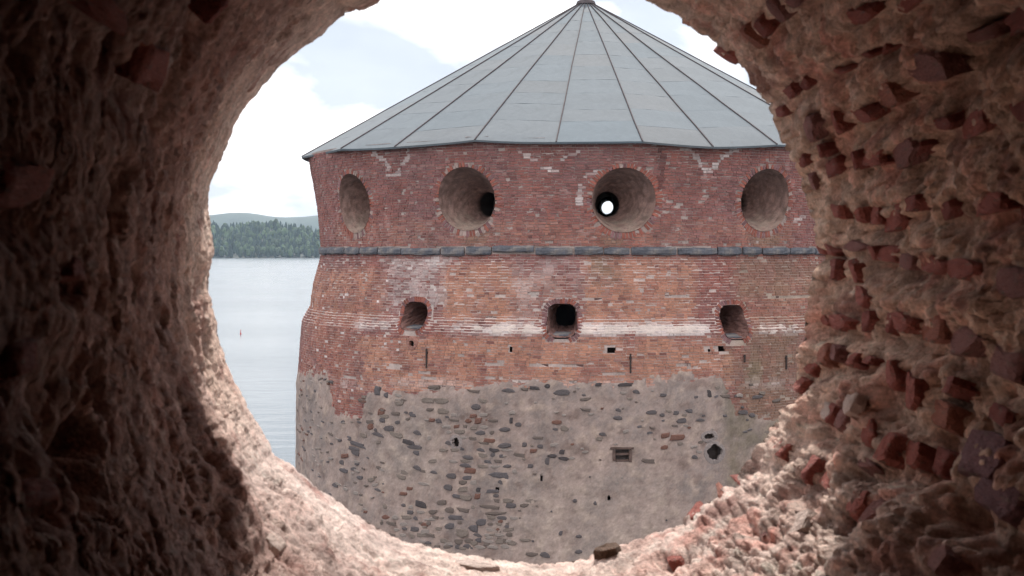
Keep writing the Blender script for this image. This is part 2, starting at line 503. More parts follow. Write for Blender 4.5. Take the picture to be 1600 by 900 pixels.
# --- mortar bed: the full round of the wall
RES = 0.075
nth = int(2 * np.pi * 9.0 / RES); nz_ = int((3.45 + 14) / RES)
thv = np.linspace(-np.pi, np.pi, nth, endpoint=False); zv = np.linspace(-14, 3.45, nz_)
TH, ZZ = np.meshgrid(thv, zv)
thf, zf = TH.ravel(), ZZ.ravel()
pts = tp(thf, zf, 0)
nzm = fbm(pts * 5.0, 2)
pts = tp(thf, zf, -0.013 + 0.010 * nzm)
Xm, Ym = wallpx(thf, zf)
mc = np.array([0.40, 0.31, 0.28])[None] * (1 + 0.5 * fbm(pts * 0.8 + 5, 3))[:, None]
lm = np.clip(lime(Xm, Ym, 0), 0, 1)
lm = np.maximum(lm, (np.min([polydist(Xm, Ym, c) for c in cracks], 0) < 4) * 0.8)
mc = mc + (white - mc) * (lm * 0.7)[:, None]
olm = np.clip(0.5 * box_w(Xm, Ym, 1140, 1330, 402, 700, 25), 0, 1)
mc = mc + (olive - mc) * olm[:, None]
thc = thv + np.pi / nth; zc = (zv[:-1] + zv[1:]) / 2
TC, ZC = np.meshgrid(thc, zc)
kp = (opening_dist(TC, ZC) > 0.035) & ~hole_in(TC, ZC, 0.0) & (ZC < eave_z(TC) + 0.10)
tlink('mortar_bed', pts, grid_quads(nth, nz_, True, kp), M_mortar, col=np.clip(mc, .05, .8), smooth=True)

# --- the worn grey plaster over the rubble below, and what is left of the lime wash above
RES = 0.05
t0_, t1_ = R_(-100), R_(100)
nth = int((t1_ - t0_) * 9.2 / RES); zlo, zhi = -12.6, -1.6
nz_ = int((zhi - zlo) / RES)
thv = np.linspace(t0_, t1_, nth); zv = np.linspace(zlo, zhi, nz_)
TH, ZZ = np.meshgrid(thv, zv); thf, zf = TH.ravel(), ZZ.ravel()
pts = tp(thf, zf)
Xp, Yp = wallpx(thf, zf)
a1 = fbm(pts * 0.9, 4); a2 = fbm(pts * 3.1 + 9, 4); a3 = fbm(pts * 9 + 3, 3)
below = (Yp - np.interp(Xp, yb_x, yb_y)) / 14.0 + 1.6 * a2 + 0.6 * a3
off = np.clip(0.05 * np.clip(below, -1, 1), -0.05, 0.024)
limem = np.clip(box_w(Xp, Yp, 768, 850, 507, 522, 3) + box_w(Xp, Yp, 908, 1106, 507, 523, 3) + 0.75 * box_w(Xp, Yp, 1185, 1300, 507, 521, 4) + 0.7 * box_w(Xp, Yp, 705, 765, 508, 520, 4) + 0.65 * box_w(Xp, Yp, 560, 610, 502, 512, 4), 0, 1)
limeoff = np.where(limem > 0.05, 0.05 * np.clip(limem + 0.9 * a2 + 0.7 * a3 - 0.85, -1, 0.4), -0.06)
off = np.maximum(off, limeoff)
bedoff = 0.030 * a2 + 0.020 * a3 + 0.025 * a1
low = sstep(0.2, 3, below)
off = off + bedoff * low
g1 = np.array([0.37, 0.30, 0.275]); g2 = np.array([0.26, 0.225, 0.215]); g3 = np.array([0.42, 0.345, 0.30])
pc = g1 + (g2 - g1) * np.clip(0.5 + 1.9 * a1 + 1.2 * a3, 0, 1)[:, None]
pc = pc + (g3 - pc) * np.clip(2.2 * a2 - 0.1, 0, 1)[:, None]
pc = pc + (np.array([0.20, 0.15, 0.135]) - pc) * (0.7 * sstep(0.12, 0.42, fbm(pts * 2.3 + 70, 4)))[:, None]
pc = pc + (np.array([0.44, 0.38, 0.34]) - pc) * (0.5 * np.clip(box_w(Xp, Yp, 790, 1060, 740, 880, 40) + box_w(Xp, Yp, 585, 690, 640, 760, 20), 0, 1) * np.clip(.6 + a2, 0, 1))[:, None]
pc = pc + (np.array([0.19, 0.165, 0.125]) - pc) * (0.75 * box_w(Xp, Yp, 1132, 1330, 590, 760, 14) * np.clip(.7 + 1.5 * a1 + a2, 0, 1))[:, None]
stk = fbm(np.stack([Xp * 0.06, Yp * 0.006, 0 * Xp], 1), 4)                         # rain streaks, each with a place of its own on the wall
pc = pc * (1 + 0.16 * stk + 0.30 * a3 + 0.30 * fbm(pts * 20, 2))[:, None]
pc = np.where((limeoff > bedoff * 0 - 0.02)[:, None] & (below < 0.2)[:, None], white * 0.95, pc)
pc = np.clip(pc * np.array([0.97, 0.88, 0.83]), 0.04, 0.8)
offv = off.reshape(nz_, nth)
mx = np.maximum(np.maximum(offv[:-1, :-1], offv[1:, :-1]), np.maximum(offv[:-1, 1:], offv[1:, 1:]))
TC, ZC = np.meshgrid((thv[:-1] + thv[1:]) / 2, (zv[:-1] + zv[1:]) / 2)
kp = (mx > -0.025) & (opening_dist(TC, ZC) > 0.08) & ~hole_in(TC, ZC, 0.0)
tlink('plaster', tp(thf, zf, off), grid_quads(nth, nz_, False, kp), M_plaster, col=pc, smooth=True)

# --- stones showing in the worn plaster
def stone_mesh(name, seed, mat, n_u=8):
    r = random.Random(seed)
    vs = []
    prof = [(0.55, 0.95), (0.88, 0.80), (1.0, 0.25), (1.0, -0.8)]
    ph = [r.uniform(-.25, .25) for _ in range(n_u)]; sc = [r.uniform(.70, 1.15) for _ in range(n_u)]
    for (rad, z) in prof:
        for k in range(n_u):
            a = 2 * math.pi * (k + ph[k] * .6) / n_u
            ca, sa = math.cos(a), math.sin(a)
            e = 1 / max(abs(ca) ** 3.5 + abs(sa) ** 3.5, 1e-6) ** (1 / 3.5)
            q = rad * sc[k] * e * r.uniform(.93, 1.07)
            vs.append((q * ca, q * sa, z + r.uniform(-.12, .12)))
    qs = []
    for i in range(len(prof) - 1):
        for k in range(n_u):
            qs.append((i * n_u + k, (i + 1) * n_u + k, (i + 1) * n_u + (k + 1) % n_u, i * n_u + (k + 1) % n_u))
    me = bpy.data.meshes.new(name)
    me.from_pydata(vs, [], qs + [tuple(range(n_u))])
    me.materials.append(mat)
    return me
scols = [(0.115, 0.096, 0.096), (0.15, 0.115, 0.10), (0.115, 0.098, 0.10), (0.17, 0.085, 0.065), (0.21, 0.165, 0.14), (0.075, 0.062, 0.062), (0.28, 0.23, 0.205)]
SM = [[stone_mesh('field_stone', 100 * i + j, material('field_stone_%s' % c_, scols[i], var=0.35, vscale=6, fine=30, bump=0.5, bscale=25)) for j in range(4)] for i, c_ in enumerate(('dark', 'brown', 'blue', 'red', 'tan', 'black', 'pale'))]
stone_q = []
def place_tower_stone(x, y, w, h, ci, tilt=0.0, proud=0.02):
    stone_q.append((w * h, x, y, w, h, ci, tilt, proud))
def set_stones():
    stone_q.sort(key=lambda q: -q[0])
    rest_v, rest_f, rest_c, nv = [], [], [], 0; done = 0
    for (_, x, y, w, h, ci, tilt, proud) in stone_q:
        th, z = inv(x, y)
        if hole_in(np.array([th]), np.array([z]), 0.05)[0] or opening_dist(np.array([th]), np.array([z]))[0] < 0.1: continue
        c_ = math.cos(th + AX)
        hw = w / PXM / 2 / max(c_, 0.35); hh = h / PXM / 2
        p = tp(np.array(th), np.array(z), 0.014 + proud * 0.2)
        nrm = Vector((math.sin(th), -math.cos(th), 0)); tn = Vector((math.cos(th), math.sin(th), 0))
        m = Matrix((tn, Vector((0, 0, 1)), nrm)).transposed()
        M = Matrix.Translation(Vector(p - TO)) @ m.to_4x4() @ Matrix.Rotation(tilt, 4, 'Z') @ Matrix.Diagonal((hw, hh, 0.018 + proud, 1))
        me = random.choice(SM[ci])
        if done < 300:
            o = bpy.data.objects.new('stone', me); COL.objects.link(o); o.parent = tower; o.matrix_local = M; done += 1
        else:
            vv = np.array([M @ v.co for v in me.vertices]); rest_v.append(vv); rest_c.append(np.tile(scols[ci], (len(vv), 1)))
            rest_f += [[k + nv for k in pl.vertices] for pl in me.polygons]; nv += len(vv)
    if rest_f:
        me = bpy.data.meshes.new('rubble'); me.from_pydata(np.concatenate(rest_v), [], rest_f)
        at = me.color_attributes.new('col', 'FLOAT_COLOR', 'POINT'); cc = np.ones((nv, 4), np.float32); cc[:, :3] = np.concatenate(rest_c); at.data.foreach_set('color', cc.ravel())
        link('rubble', me, M_brick, tower, kind='stuff')
named = [(640,691,20,6,5),(648,698,22,5,0),(651,707,9,6,2),(592,679,18,5,0),(653,731,13,6,0),(628,745,14,6,4),(631,771,13,5,3),(659,788,17,8,5),(692,785,14,7,1),(704,797,13,7,1),(724,797,18,6,1),
         (713,808,22,6,2),(703,822,14,8,2),(740,825,12,9,2),(752,816,14,9,2),(722,832,16,10,4),(773,802,32,4,1),(768,792,28,5,1),(770,767,20,5,2),(775,774,8,4,0),(735,735,18,8,3),(728,727,16,5,0),(733,715,15,5,0),
         (765,688,18,6,3),(790,696,18,6,0),(772,703,15,5,5),(756,692,15,4,1),(780,742,24,8,2),(745,636,13,7,0),(790,671,15,5,0),(799,657,5,9,5),(795,610,18,5,0),(877,613,22,7,0),(914,624,17,4,1),(935,601,10,5,5),(977,601,22,5,5),
         (1017,644,15,5,0),(1034,648,7,4,0),(1056,645,8,5,0),(1064,657,14,6,0),(1094,656,12,4,0),(1038,699,10,5,3),(1014,720,17,6,1),(1085,714,9,5,0),(966,653,12,5,0),(870,660,14,5,3),(882,669,10,7,4),(842,684,15,4,1),
         (844,697,8,5,0),(834,704,10,5,3),(862,712,12,5,5),(878,706,8,7,5),(880,716,13,5,5),(855,720,6,9,0),(1132,619,14,5,1),(1183,620,16,4,0),(1160,644,14,5,0),(1212,626,14,4,1),(1108,615,6,9,5),(1036,617,10,4,0),
         (915,640,14,4,1),(1058,683,22,8,3),(1040,680,12,6,3),(994,612,10,5,0),(1175,649,9,5,0),(905,838,8,4,0),(898,782,6,4,0),(930,786,5,5,0),(876,833,5,6,2),(830,866,18,5,1),(852,867,14,7,0),(905,862,10,5,0),
         (560,694,26,6,2),(554,701,20,5,0),(556,706,14,8,0),(540,712,14,6,3),(538,735,16,6,2),(563,746,10,5,2),(608,669,16,7,0),(580,667,10,8,3),(598,656,9,6,0),(588,672,5,5,0),(620,679,20,7,4),(535,722,8,6,0),
         (705,743,14,6,0),(724,764,13,7,4),(715,775,14,5,2),(728,777,16,8,4),(747,775,9,7,3),(748,765,7,7,5),(700,761,12,7,0),(680,605,18,5,1),(740,611,18,4,1),(820,608,10,4,1),(855,603,7,6,5),(836,606,14,4,5),
         (690,626,18,7,4),(670,625,18,7,4),(693,642,16,7,4),(672,640,12,4,1),(755,626,12,6,4),(772,657,14,4,1),(748,657,10,8,3),(732,658,9,6,3),(591,610,10,12,2),(604,617,6,7,2),(620,646,14,5,1)]
for (x, y, w, h, ci) in named:
    place_tower_stone(x, y, w * 1.25, h * 1.35, ci, random.uniform(-.12, .1))
cnt = 0
yq = 640
while yq < 862:
    xq = 590 + random.uniform(0, 10)
    while xq < 835:
        w = random.uniform(7, 19); hq = random.uniform(5, 8.5)
        pr_ = 0.10 + 0.62 * (688 < xq + .15 * (yq - 640) * 0 < 790) * (yq > 655) + 0.42 * (yq > 785 and xq < 800) + 0.12 * (xq < 690 and yq > 730)
        if random.random() < pr_ and not any(abs(xq + w / 2 - q[0]) < (q[2] * 1.2 + w) * .5 and abs(yq - q[1]) < (q[3] * 1.3 + hq) * .5 - 1 for q in named):
            place_tower_stone(xq + w / 2, yq + random.uniform(-1.5, 1.5), w, hq, random.choice((0, 0, 1, 1, 1, 2, 3, 4, 4, 6, 6, 6)), random.uniform(-.1, .1), random.uniform(.004, .016))
        xq += w + random.uniform(1.5, 4)
    yq += random.uniform(8, 9.5)
zones = [(466, 520, 590, 760, 70, 4, 9), (515, 600, 650, 830, 70, 5, 13), (560, 700, 612, 660, 26, 7, 18), (780, 1120, 602, 720, 70, 4, 12), (660, 800, 800, 858, 40, 8, 16), (800, 1120, 740, 860, 14, 3, 6), (1120, 1200, 600, 700, 14, 5, 12)]
for (x0, x1, y0, y1, k, w0, w1) in zones:
    for _ in range(k):
        x, y = random.uniform(x0, x1), random.uniform(y0, y1)
        if x1 == 790 and x < 690 and random.random() < .5: continue
        if any(abs(x - q[0]) < (q[2] * .6 + 5) and abs(y - q[1]) < q[3] * .5 + 3.5 for q in named): continue
        w = random.uniform(w0, w1)
        place_tower_stone(x, y, w, min(9, max(3.4, w * random.uniform(.35, .65))), random.choice((0, 0, 1, 1, 2, 3, 4, 4, 6, 6, 6)), random.uniform(-.2, .2), random.uniform(0.005, 0.02))

set_stones()
# --- slate string course, one slab after another
zc_ = inv(880, 392)[1]
slab_x = [497, 512, 540, 563, 592, 628, 689, 728, 769, 835, 897, 943, 984, 1058, 1120, 1158, 1190, 1233, 1272, 1300, 1318]
for i in range(len(slab_x) - 1):
    ta, tb_ = inv(max(slab_x[i], 502), 392)[0], inv(slab_x[i + 1], 392)[0]
    r = 9.0; gap = 0.035 + 0.05 * (i % 3 == 0)
    ta += gap / r / 2; tb_ -= gap / r / 2
    ns = max(3, int((tb_ - ta) * r / 0.18))
    hh = random.uniform(0.10, 0.135); zo = random.uniform(-.012, .012) + (0.05 if i == 8 else 0)
    tt = np.linspace(ta, tb_, ns + 1)
    prof = [(-0.12, -hh), (0.07, -hh * .97), (0.105, -hh * .6), (0.105, hh * .2), (0.07, hh * .85), (-0.12, hh)]
    V = []
    for t in tt:
        e = min(1, (t - ta) * r / .05 + .55, (tb_ - t) * r / .05 + .55)
        for (dr, dz) in prof:
            zq = zc_ + zo + dz * (0.75 + .25 * e) + random.uniform(-.014, .014)
            p = tp(np.array(t), np.array(zc_), dr * e + random.uniform(-.012, .012)); p[2] = zq
            V.append(p)
    m_ = len(prof); Q = []
    for a_ in range(ns):
        for k in range(m_):
            Q.append((a_ * m_ + k, (a_ + 1) * m_ + k, (a_ + 1) * m_ + (k + 1) % m_, a_ * m_ + (k + 1) % m_))
    T = []
    for base_, flip in ((0, 1), (ns * m_, 0)):
        for k in range(1, m_ - 1):
            T.append((base_, base_ + k, base_ + k + 1) if flip else (base_, base_ + k + 1, base_ + k))
    V = np.array(V); tlink('course_slab', V, Q, M_slate, tris=T, origin=V.mean(0))
# rest of the course round the back
tt = np.linspace(R_(84), R_(360 - 95), 60); V = []
for t in tt:
    for dr, dz in ((-0.1, -.12), (0.12, -.10), (0.12, .06), (-0.1, .12)):
        p = tp(np.array(t), np.array(zc_), dr); p[2] = zc_ + dz; V.append(p)
tlink('course_band', V, [(i * 4 + k, i * 4 + 4 + k, i * 4 + 4 + (k + 1) % 4, i * 4 + (k + 1) % 4) for i in range(59) for k in range(4)], M_slate)

# --- round embrasures: splayed funnels with a ring of radial bricks
def funnel(th, z, r0, tx, ty, name='embrasure', inner=0.36, depth=1.25):
    nrm = np.array([math.sin(th), -math.cos(th), 0]); tn = np.array([math.cos(th), math.sin(th), 0]); uz = np.array([0, 0, 1.0])
    c0 = tp(np.array(th), np.array(z))
    c1 = c0 - nrm * depth
    if tx is not None:                                   # where the throat lies in the photograph
        d = ray(tx, ty); k = np.dot(c1, nrm) / np.dot(d, nrm)
        q = d * k
        c1 = q
    n_u, n_v = 72, 22
    V, C = [], []
    for j in range(n_v + 5):
        s = min(j / n_v, 1.0)
        for i in range(n_u):
            a = 2 * math.pi * i / n_u
            rr = (r0 + 0.012) * (1 - s) + inner * s
            if j == 0:
                tt = th + rr * math.cos(a) / float(Rz(z)); p = tp(np.array(tt), np.array(z + rr * math.sin(a)), 0.004)
            else:
                tt = th + rr * math.cos(a) / float(Rz(z)); p0 = tp(np.array(tt), np.array(z + rr * math.sin(a)), 0)
                q = c1 + rr * (tn * math.cos(a) + uz * math.sin(a))
                e = 1 - (1 - s) ** 1.0
                base_ = c0 + (c1 - c0) * s + rr * (tn * math.cos(a) + uz * math.sin(a))
                p = p0 * (1 - e) + q * e if s < 1 else q
                p = base_ * sstep(0, .5, s) + (p0 + (c1 - c0) * s) * (1 - sstep(0, .5, s))
            if j > n_v:
                p = c1 - nrm * 0.28 * (j - n_v) + inner * (tn * math.cos(a) + uz * math.sin(a))
            V.append(p)
    V = np.array(V)
    nn = fbm(V * 5, 3)
    rad = V - (c0 + (c1 - c0) * 0.5)
    J = np.repeat(np.arange(n_v + 5), n_u)
    I = np.tile(np.arange(n_u), n_v + 5)
    chip = np.repeat(rng.normal(0, .010, (n_v + 5, n_u // 3)), 3, 1).ravel() * (J < n_v)
    V = V + (0.03 * nn * sstep(0, 2, J) + chip * (0.4 + 0.6 * sstep(0, 3, J)))[:, None] * (tn[None] * np.cos(2 * np.pi * I / n_u)[:, None] + uz[None] * np.sin(2 * np.pi * I / n_u)[:, None])
    # radial brick courses: colour by strip
    sv = rng.random((n_v + 5, n_u // 2)).repeat(2, 1).ravel()
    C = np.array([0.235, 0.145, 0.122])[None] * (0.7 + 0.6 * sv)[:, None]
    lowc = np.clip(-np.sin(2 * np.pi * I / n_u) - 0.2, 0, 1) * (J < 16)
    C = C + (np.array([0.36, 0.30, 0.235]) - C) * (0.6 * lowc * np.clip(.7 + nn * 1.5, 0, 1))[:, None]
    C[J > n_v] *= 0.12                                   # throat painted nearly black: the hole's shade put into the colour
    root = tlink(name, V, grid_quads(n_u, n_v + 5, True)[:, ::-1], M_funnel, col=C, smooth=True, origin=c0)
    root['_o'] = list(c0)
    # ring
    m_ = int(2 * math.pi * r0 / 0.092)
    ce, a1_, a2_, a3_, cc = [], [], [], [], []
    for k in range(m_):
        a = 2 * math.pi * k / m_
        ln = 0.20 * random.uniform(.8, 1.1)
        rr = r0 + 0.012 + ln / 2
        tt = th + rr * math.cos(a) / float(Rz(z)); zz = z + rr * math.sin(a)
        p = tp(np.array(tt), np.array(zz), -0.047 + random.uniform(-.008, .006))
        nr = np.array([math.sin(tt), -math.cos(tt), 0]); tg = np.array([math.cos(tt), math.sin(tt), 0])
        er = tg * math.cos(a) + uz * math.sin(a); et = -tg * math.sin(a) + uz * math.cos(a)
        ce.append(p); a1_.append(er * ln / 2); a2_.append(et * 0.040); a3_.append(nr * 0.045)
        q = random.random()
        cc.append((red if q < .6 else purp if q < .85 else pale * .8) * random.uniform(.75, 1.15))
    v, q = boxes_np(np.array(ce), np.array(a1_), np.array(a2_), np.array(a3_))
    tlink('brick_ring', v, q, M_brick, col=np.repeat(np.array(cc), 8, 0), parent=root, origin=c0, kind='stuff')
    return root
for e in emb:
    funnel(*e)
# throat on the far side of the tower
nb = np.array([math.sin(th_back), -math.cos(th_back), 0]); tbk = np.array([math.cos(th_back), math.sin(th_back), 0])
V = []
for j in range(7):
    for i in range(24):
        a = 2 * math.pi * i / 24
        rr = 0.27 if j > 0 else 0.46
        V.append(PB - nb * (0.18 * j) + nb * 0.02 + rr * (tbk * math.cos(a) + np.array([0, 0, 1]) * math.sin(a)))
tlink('embrasure', V, grid_quads(24, 7, True), M_funnel, col=np.full((len(V), 3), 0.035), origin=PB)  # near-black colour: shade of the passage painted on, against daylight outside

# --- lower windows
for wi, (th, z, a_, b_) in enumerate(wins):
    nrm = np.array([math.sin(th), -math.cos(th), 0]); tn = np.array([math.cos(th), math.sin(th), 0]); uz = np.array([0, 0, 1.0])
    c0 = tp(np.array(th), np.array(z)); n_u, n_v = 48, 10
    V = []
    for j in range(n_v):
        s = j / (n_v - 1)
        for i in range(n_u):
            a = 2 * math.pi * i / n_u
            ca, sa = math.cos(a), math.sin(a)
            k = 1 / (abs(ca) ** 3.2 + abs(sa) ** 3.2) ** (1 / 3.2)
            sc = 1.02 - 0.35 * s
            u, w = a_ * ca * k * sc, b_ * sa * k * sc + 0.10 * s
            tt = th + u / float(Rz(z)); p0 = tp(np.array(tt), np.array(z + w), 0.003)
            V.append(p0 - nrm * 1.25 * s)
    V = np.array(V); V[n_u:] += 0.02 * rng.normal(size=V[n_u:].shape) * 0.6
    C = np.array([0.19, 0.10, 0.085])[None] * (0.7 + 0.6 * rng.random((len(V), 1)))
    root = tlink('window_opening', V, grid_quads(n_u, n_v, True)[:, ::-1], M_funnel, col=C, smooth=False, origin=c0); root['_o'] = list(c0)
    # slate sill
    v, q = boxes_np(np.array([c0 - uz * (b_ * 0.93) - nrm * 0.14]), np.array([tn * a_ * 0.98]), np.array([nrm * 0.2 - uz * .04]), np.array([uz * 0.05 + nrm * .01]))
    v = v + rng.normal(0, .012, v.shape)
    tlink('sill', v, q, M_slate, parent=root, origin=c0)
    # relieving arch of brick on edge
    ce, x1, x2, x3, cc = [], [], [], [], []
    for k in range(38):
        a = math.pi * (-0.35 + 1.7 * k / 37)
        ca, sa = math.cos(a), math.sin(a)
        kk = 1 / (abs(ca) ** 3.2 + abs(sa) ** 3.2) ** (1 / 3.2)
        ln = 0.14 * random.uniform(.85, 1.1)
        u = (a_ + .02 + ln / 2) * ca * kk; w = (b_ + .02 + ln / 2) * sa * kk
        tt = th + u / float(Rz(z)); p = tp(np.array(tt), np.array(z + w), -.045 + random.uniform(-.006, .01))
        nr = np.array([math.sin(tt), -math.cos(tt), 0]); tg = np.array([math.cos(tt), math.sin(tt), 0])
        er = tg * ca + uz * sa; et = -tg * sa + uz * ca
        ce.append(p); x1.append(er * ln / 2); x2.append(et * .033); x3.append(nr * .045)
        cc.append((red if random.random() < .6 else purp) * random.uniform(.75, 1.2))
    v, q = boxes_np(np.array(ce), np.array(x1), np.array(x2), np.array(x3))
    tlink('brick_arch', v, q, M_brick, col=np.repeat(np.array(cc), 8, 0), parent=root, origin=c0, kind='stuff')

# --- putlog holes and the square niche: real recesses
for hi, (th, z, a_, b_, dep, rnd) in enumerate(holes):
    nrm = np.array([math.sin(th), -math.cos(th), 0]); tn = np.array([math.cos(th), math.sin(th), 0]); uz = np.array([0, 0, 1.0])
    c0 = tp(np.array(th), np.array(z), -0.02)
    V = []
    A, B = a_ + 0.07, b_ + 0.07
    for dd, s in ((0.012, 1.0), (dep, 0.85)):
        for i in range(10):
            a = 2 * math.pi * (i + .5) / 10
            k = 1 / (abs(math.cos(a)) ** 4 + abs(math.sin(a)) ** 4) ** .25
            V.append(c0 - nrm * dd + tn * (A * math.cos(a) * k * s) + uz * (B * math.sin(a) * k * s) + rng.normal(0, .006, 3))
    Q = [(i, (i + 1) % 10, 10 + (i + 1) % 10, 10 + i) for i in range(10)]
    T = [(10, 10 + i, 11 + i) for i in range(1, 9)]
    nm = 'niche' if hi == 8 else 'wall_hole'
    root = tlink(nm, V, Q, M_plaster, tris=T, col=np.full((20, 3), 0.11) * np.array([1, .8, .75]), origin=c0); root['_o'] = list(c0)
    if rnd and a_ > 0.09:                                   # broken plaster lip round the hole
        V = []
        for i in range(22):
            a = 2 * math.pi * i / 22
            ca, sa = math.cos(a), math.sin(a); q = random.uniform(.72, 1.05)
            for (sc_, ex, pr) in ((q, 0, -.03), (q, 0.012, .062), (1.0, .075, .052), (1.0, .12, .0)):
                V.append(c0 + tn * ((a_ * sc_ + ex) * ca) + uz * ((b_ * sc_ + ex) * sa) + nrm * (pr + random.uniform(-.006, .006)))
        Q = [(i * 4 + k, i * 4 + k + 1, ((i + 1) % 22) * 4 + k + 1, ((i + 1) % 22) * 4 + k) for i in range(22) for k in range(3)]
        below_ = project(c0)[1] > 620
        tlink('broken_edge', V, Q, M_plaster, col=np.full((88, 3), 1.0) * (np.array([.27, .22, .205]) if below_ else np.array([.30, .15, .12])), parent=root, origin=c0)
    if hi == 8:
        parts = [('lintel', 0, b_ + .02, a_ + .08, .035, .03), ('jamb', -a_ + .02, 0, .035, b_ * .95, .02), ('jamb', a_ - .02, -0.02, .04, b_ * 1.05, .02), ('crossbar', 0, 0.03, a_ * .8, .03, -0.02), ('sill', 0.02, -b_ + .02, a_ * .8, .03, .0)]
        for (pn, u, w, hw, hh, pr) in parts:
            cc_ = c0 + tn * u + uz * w + nrm * pr
            v, q = boxes_np(np.array([cc_]), np.array([tn * hw]), np.array([nrm * 0.045]), np.array([uz * hh]))
            tlink(pn, v + rng.normal(0, .008, v.shape), q, M_niche, parent=root, origin=cc_)
# --- iron wall anchors, upright bars against the brick
for (x, y, h) in ((667, 560, 30), (985, 568, 30), (1228, 566, 22), (1163, 560, 12)):
    th, z = inv(x, y); c0 = tp(np.array(th), np.array(z), 0.02)
    nrm = np.array([math.sin(th), -math.cos(th), 0]); tn = np.array([math.cos(th), math.sin(th), 0])
    v, q = boxes_np(np.array([c0, c0 + np.array([0, 0, h / PXM * .3]) - nrm * .03]), np.array([tn * .022, tn * .03]), np.array([nrm * .018, nrm * .035]), np.array([[0, 0, h / PXM / 2]] * 2) * np.array([[1], [.12]]))
    tlink('iron_anchor', v, q, M_iron, origin=c0)

# --- roof: sheets between standing seams on a twenty-sided cone
NS = len(corner_th)
APEX = np.array([CX, CY, z_apex])
def corner(i):
    t = corner_th[i % NS]
    return np.array([CX + RE * math.sin(t), CY - RE * math.cos(t), corner_z[i % NS]])
# roof deck
dv = [corner(i) + (APEX - corner(i)) * 0.004 - np.array([0, 0, 0.05]) for i in range(NS)] + [APEX - np.array([0, 0, .06])]
low = [np.array([CX + 8.2 * math.sin(t), CY - 8.2 * math.cos(t), 3.0]) for t in corner_th]
V = np.array(dv + low)
T = [(i, (i + 1) % NS, NS) for i in range(NS)]
Q = [(NS + 1 + i, NS + 1 + (i + 1) % NS, (i + 1) % NS, i) for i in range(NS)]
roof = tlink('roof', V, Q, M_inside, tris=T, origin=APEX); roof['_o'] = list(APEX)
ROWS = 11
for i in range(NS):
    c0, c1 = corner(i), corner(i + 1)
    nrm = np.cross(c1 - c0, APEX - c0); nrm /= np.linalg.norm(nrm)
    edges = np.linspace(0, 1, ROWS + 1) ** 0.93
    edges[1:-1] += rng.normal(0, 0.009, ROWS - 1)
    sag = rng.uniform(0.0, 0.035)
    for j in range(ROWS):
        s0, s1 = edges[j], edges[j + 1]
        V = []; nu, nv = 7, 5
        tone = rng.uniform(-1, 1); tl = rng.normal(0, .006)
        for b_ in range(nv):
            s = s0 + (s1 - s0) * b_ / (nv - 1)
            for a_ in range(nu):
                u = a_ / (nu - 1)
                p = c0 + (c1 - c0) * u
                p = p + (APEX - p) * s
                wv = 0.010 * (1 - s) * math.sin(math.pi * u) * (1 - s) + 0.0015 * float(rng.normal()) * (0 < a_ < nu - 1)
                lap = 0.012 + 0.002 * (1 - b_ / (nv - 1))
                if j == 0 and b_ == 0: p = p - np.array([0, 0, sag * 4 * u * (1 - u)])
                V.append(p + nrm * (lap + wv + tl * 0))
        # turned-down lower edge
        for a_ in range(nu):
            V.append(V[a_])
        for a_ in range(nu):
            V.append(V[a_] - nrm * 0.012 - (np.array([0, 0, 0.045]) if j == 0 else 0))
        V = np.array(V)
        Qg = [tuple(q) for q in grid_quads(nu, nv)] + [(nu * nv + nu + a_, nu * nv + nu + a_ + 1, nu * nv + a_ + 1, nu * nv + a_) for a_ in range(nu - 1)]
        colr = np.array([0.118, 0.133, 0.147]) * (1 + 0.03 * tone) + np.array([0.003, 0.0, -0.002]) * rng.normal()
        me = mesh_np('roof_sheet', V - V.mean(0), np.array(Qg), None, np.broadcast_to(colr, (len(V), 3)), True)
        o = link('roof_sheet', me, M_zinc, roof); o.location = tuple(V.mean(0) - APEX)
    # standing seam on the hip
    hv = (APEX - c0); L_ = np.linalg.norm(hv); hv /= L_
    side = np.cross(hv, np.array([0, 0, 1.0])); side /= np.linalg.norm(side); nn = np.cross(side, hv)
    ce, s1_, s2_, s3_ = [], [], [], []
    nseg = 8
    V = []
    for b_ in range(nseg + 1):
        wob = side * random.uniform(-.014, .014)
        p = c0 + hv * (L_ * 0.985 * b_ / nseg) + wob * (0 < b_)
        wd = 0.021 * (1 - 0.5 * b_ / nseg)
        for (a_, c_) in ((-1, -.02), (-.7, .045), (.7, .045), (1, -.02)):
            V.append(p + side * wd * a_ + nn * c_)
    Q = [(b_ * 4 + k, b_ * 4 + (k + 1) % 4, b_ * 4 + 4 + (k + 1) % 4, b_ * 4 + 4 + k) for b_ in range(nseg) for k in range(4)] + [(3, 2, 1, 0)]
    V = np.array(V)
    me = mesh_np('seam', V - V.mean(0), np.array(Q)); o = link('seam', me, M_seam, roof); o.location = tuple(V.mean(0) - APEX)
# cap at the top
V = []
for (r, dz) in ((0.34, -0.16), (0.30, -0.06), (0.10, 0.05), (0.05, 0.25)):
    for i in range(16):
        V.append(APEX + np.array([r * math.cos(i * math.pi / 8), r * math.sin(i * math.pi / 8), dz + 0.03]))
V.append(APEX + np.array([0, 0, .32]))
tlink('roof_cap', V, grid_quads(16, 4, True), M_seam, tris=[(48 + i, 48 + (i + 1) % 16, 64) for i in range(16)], parent=roof, origin=APEX)

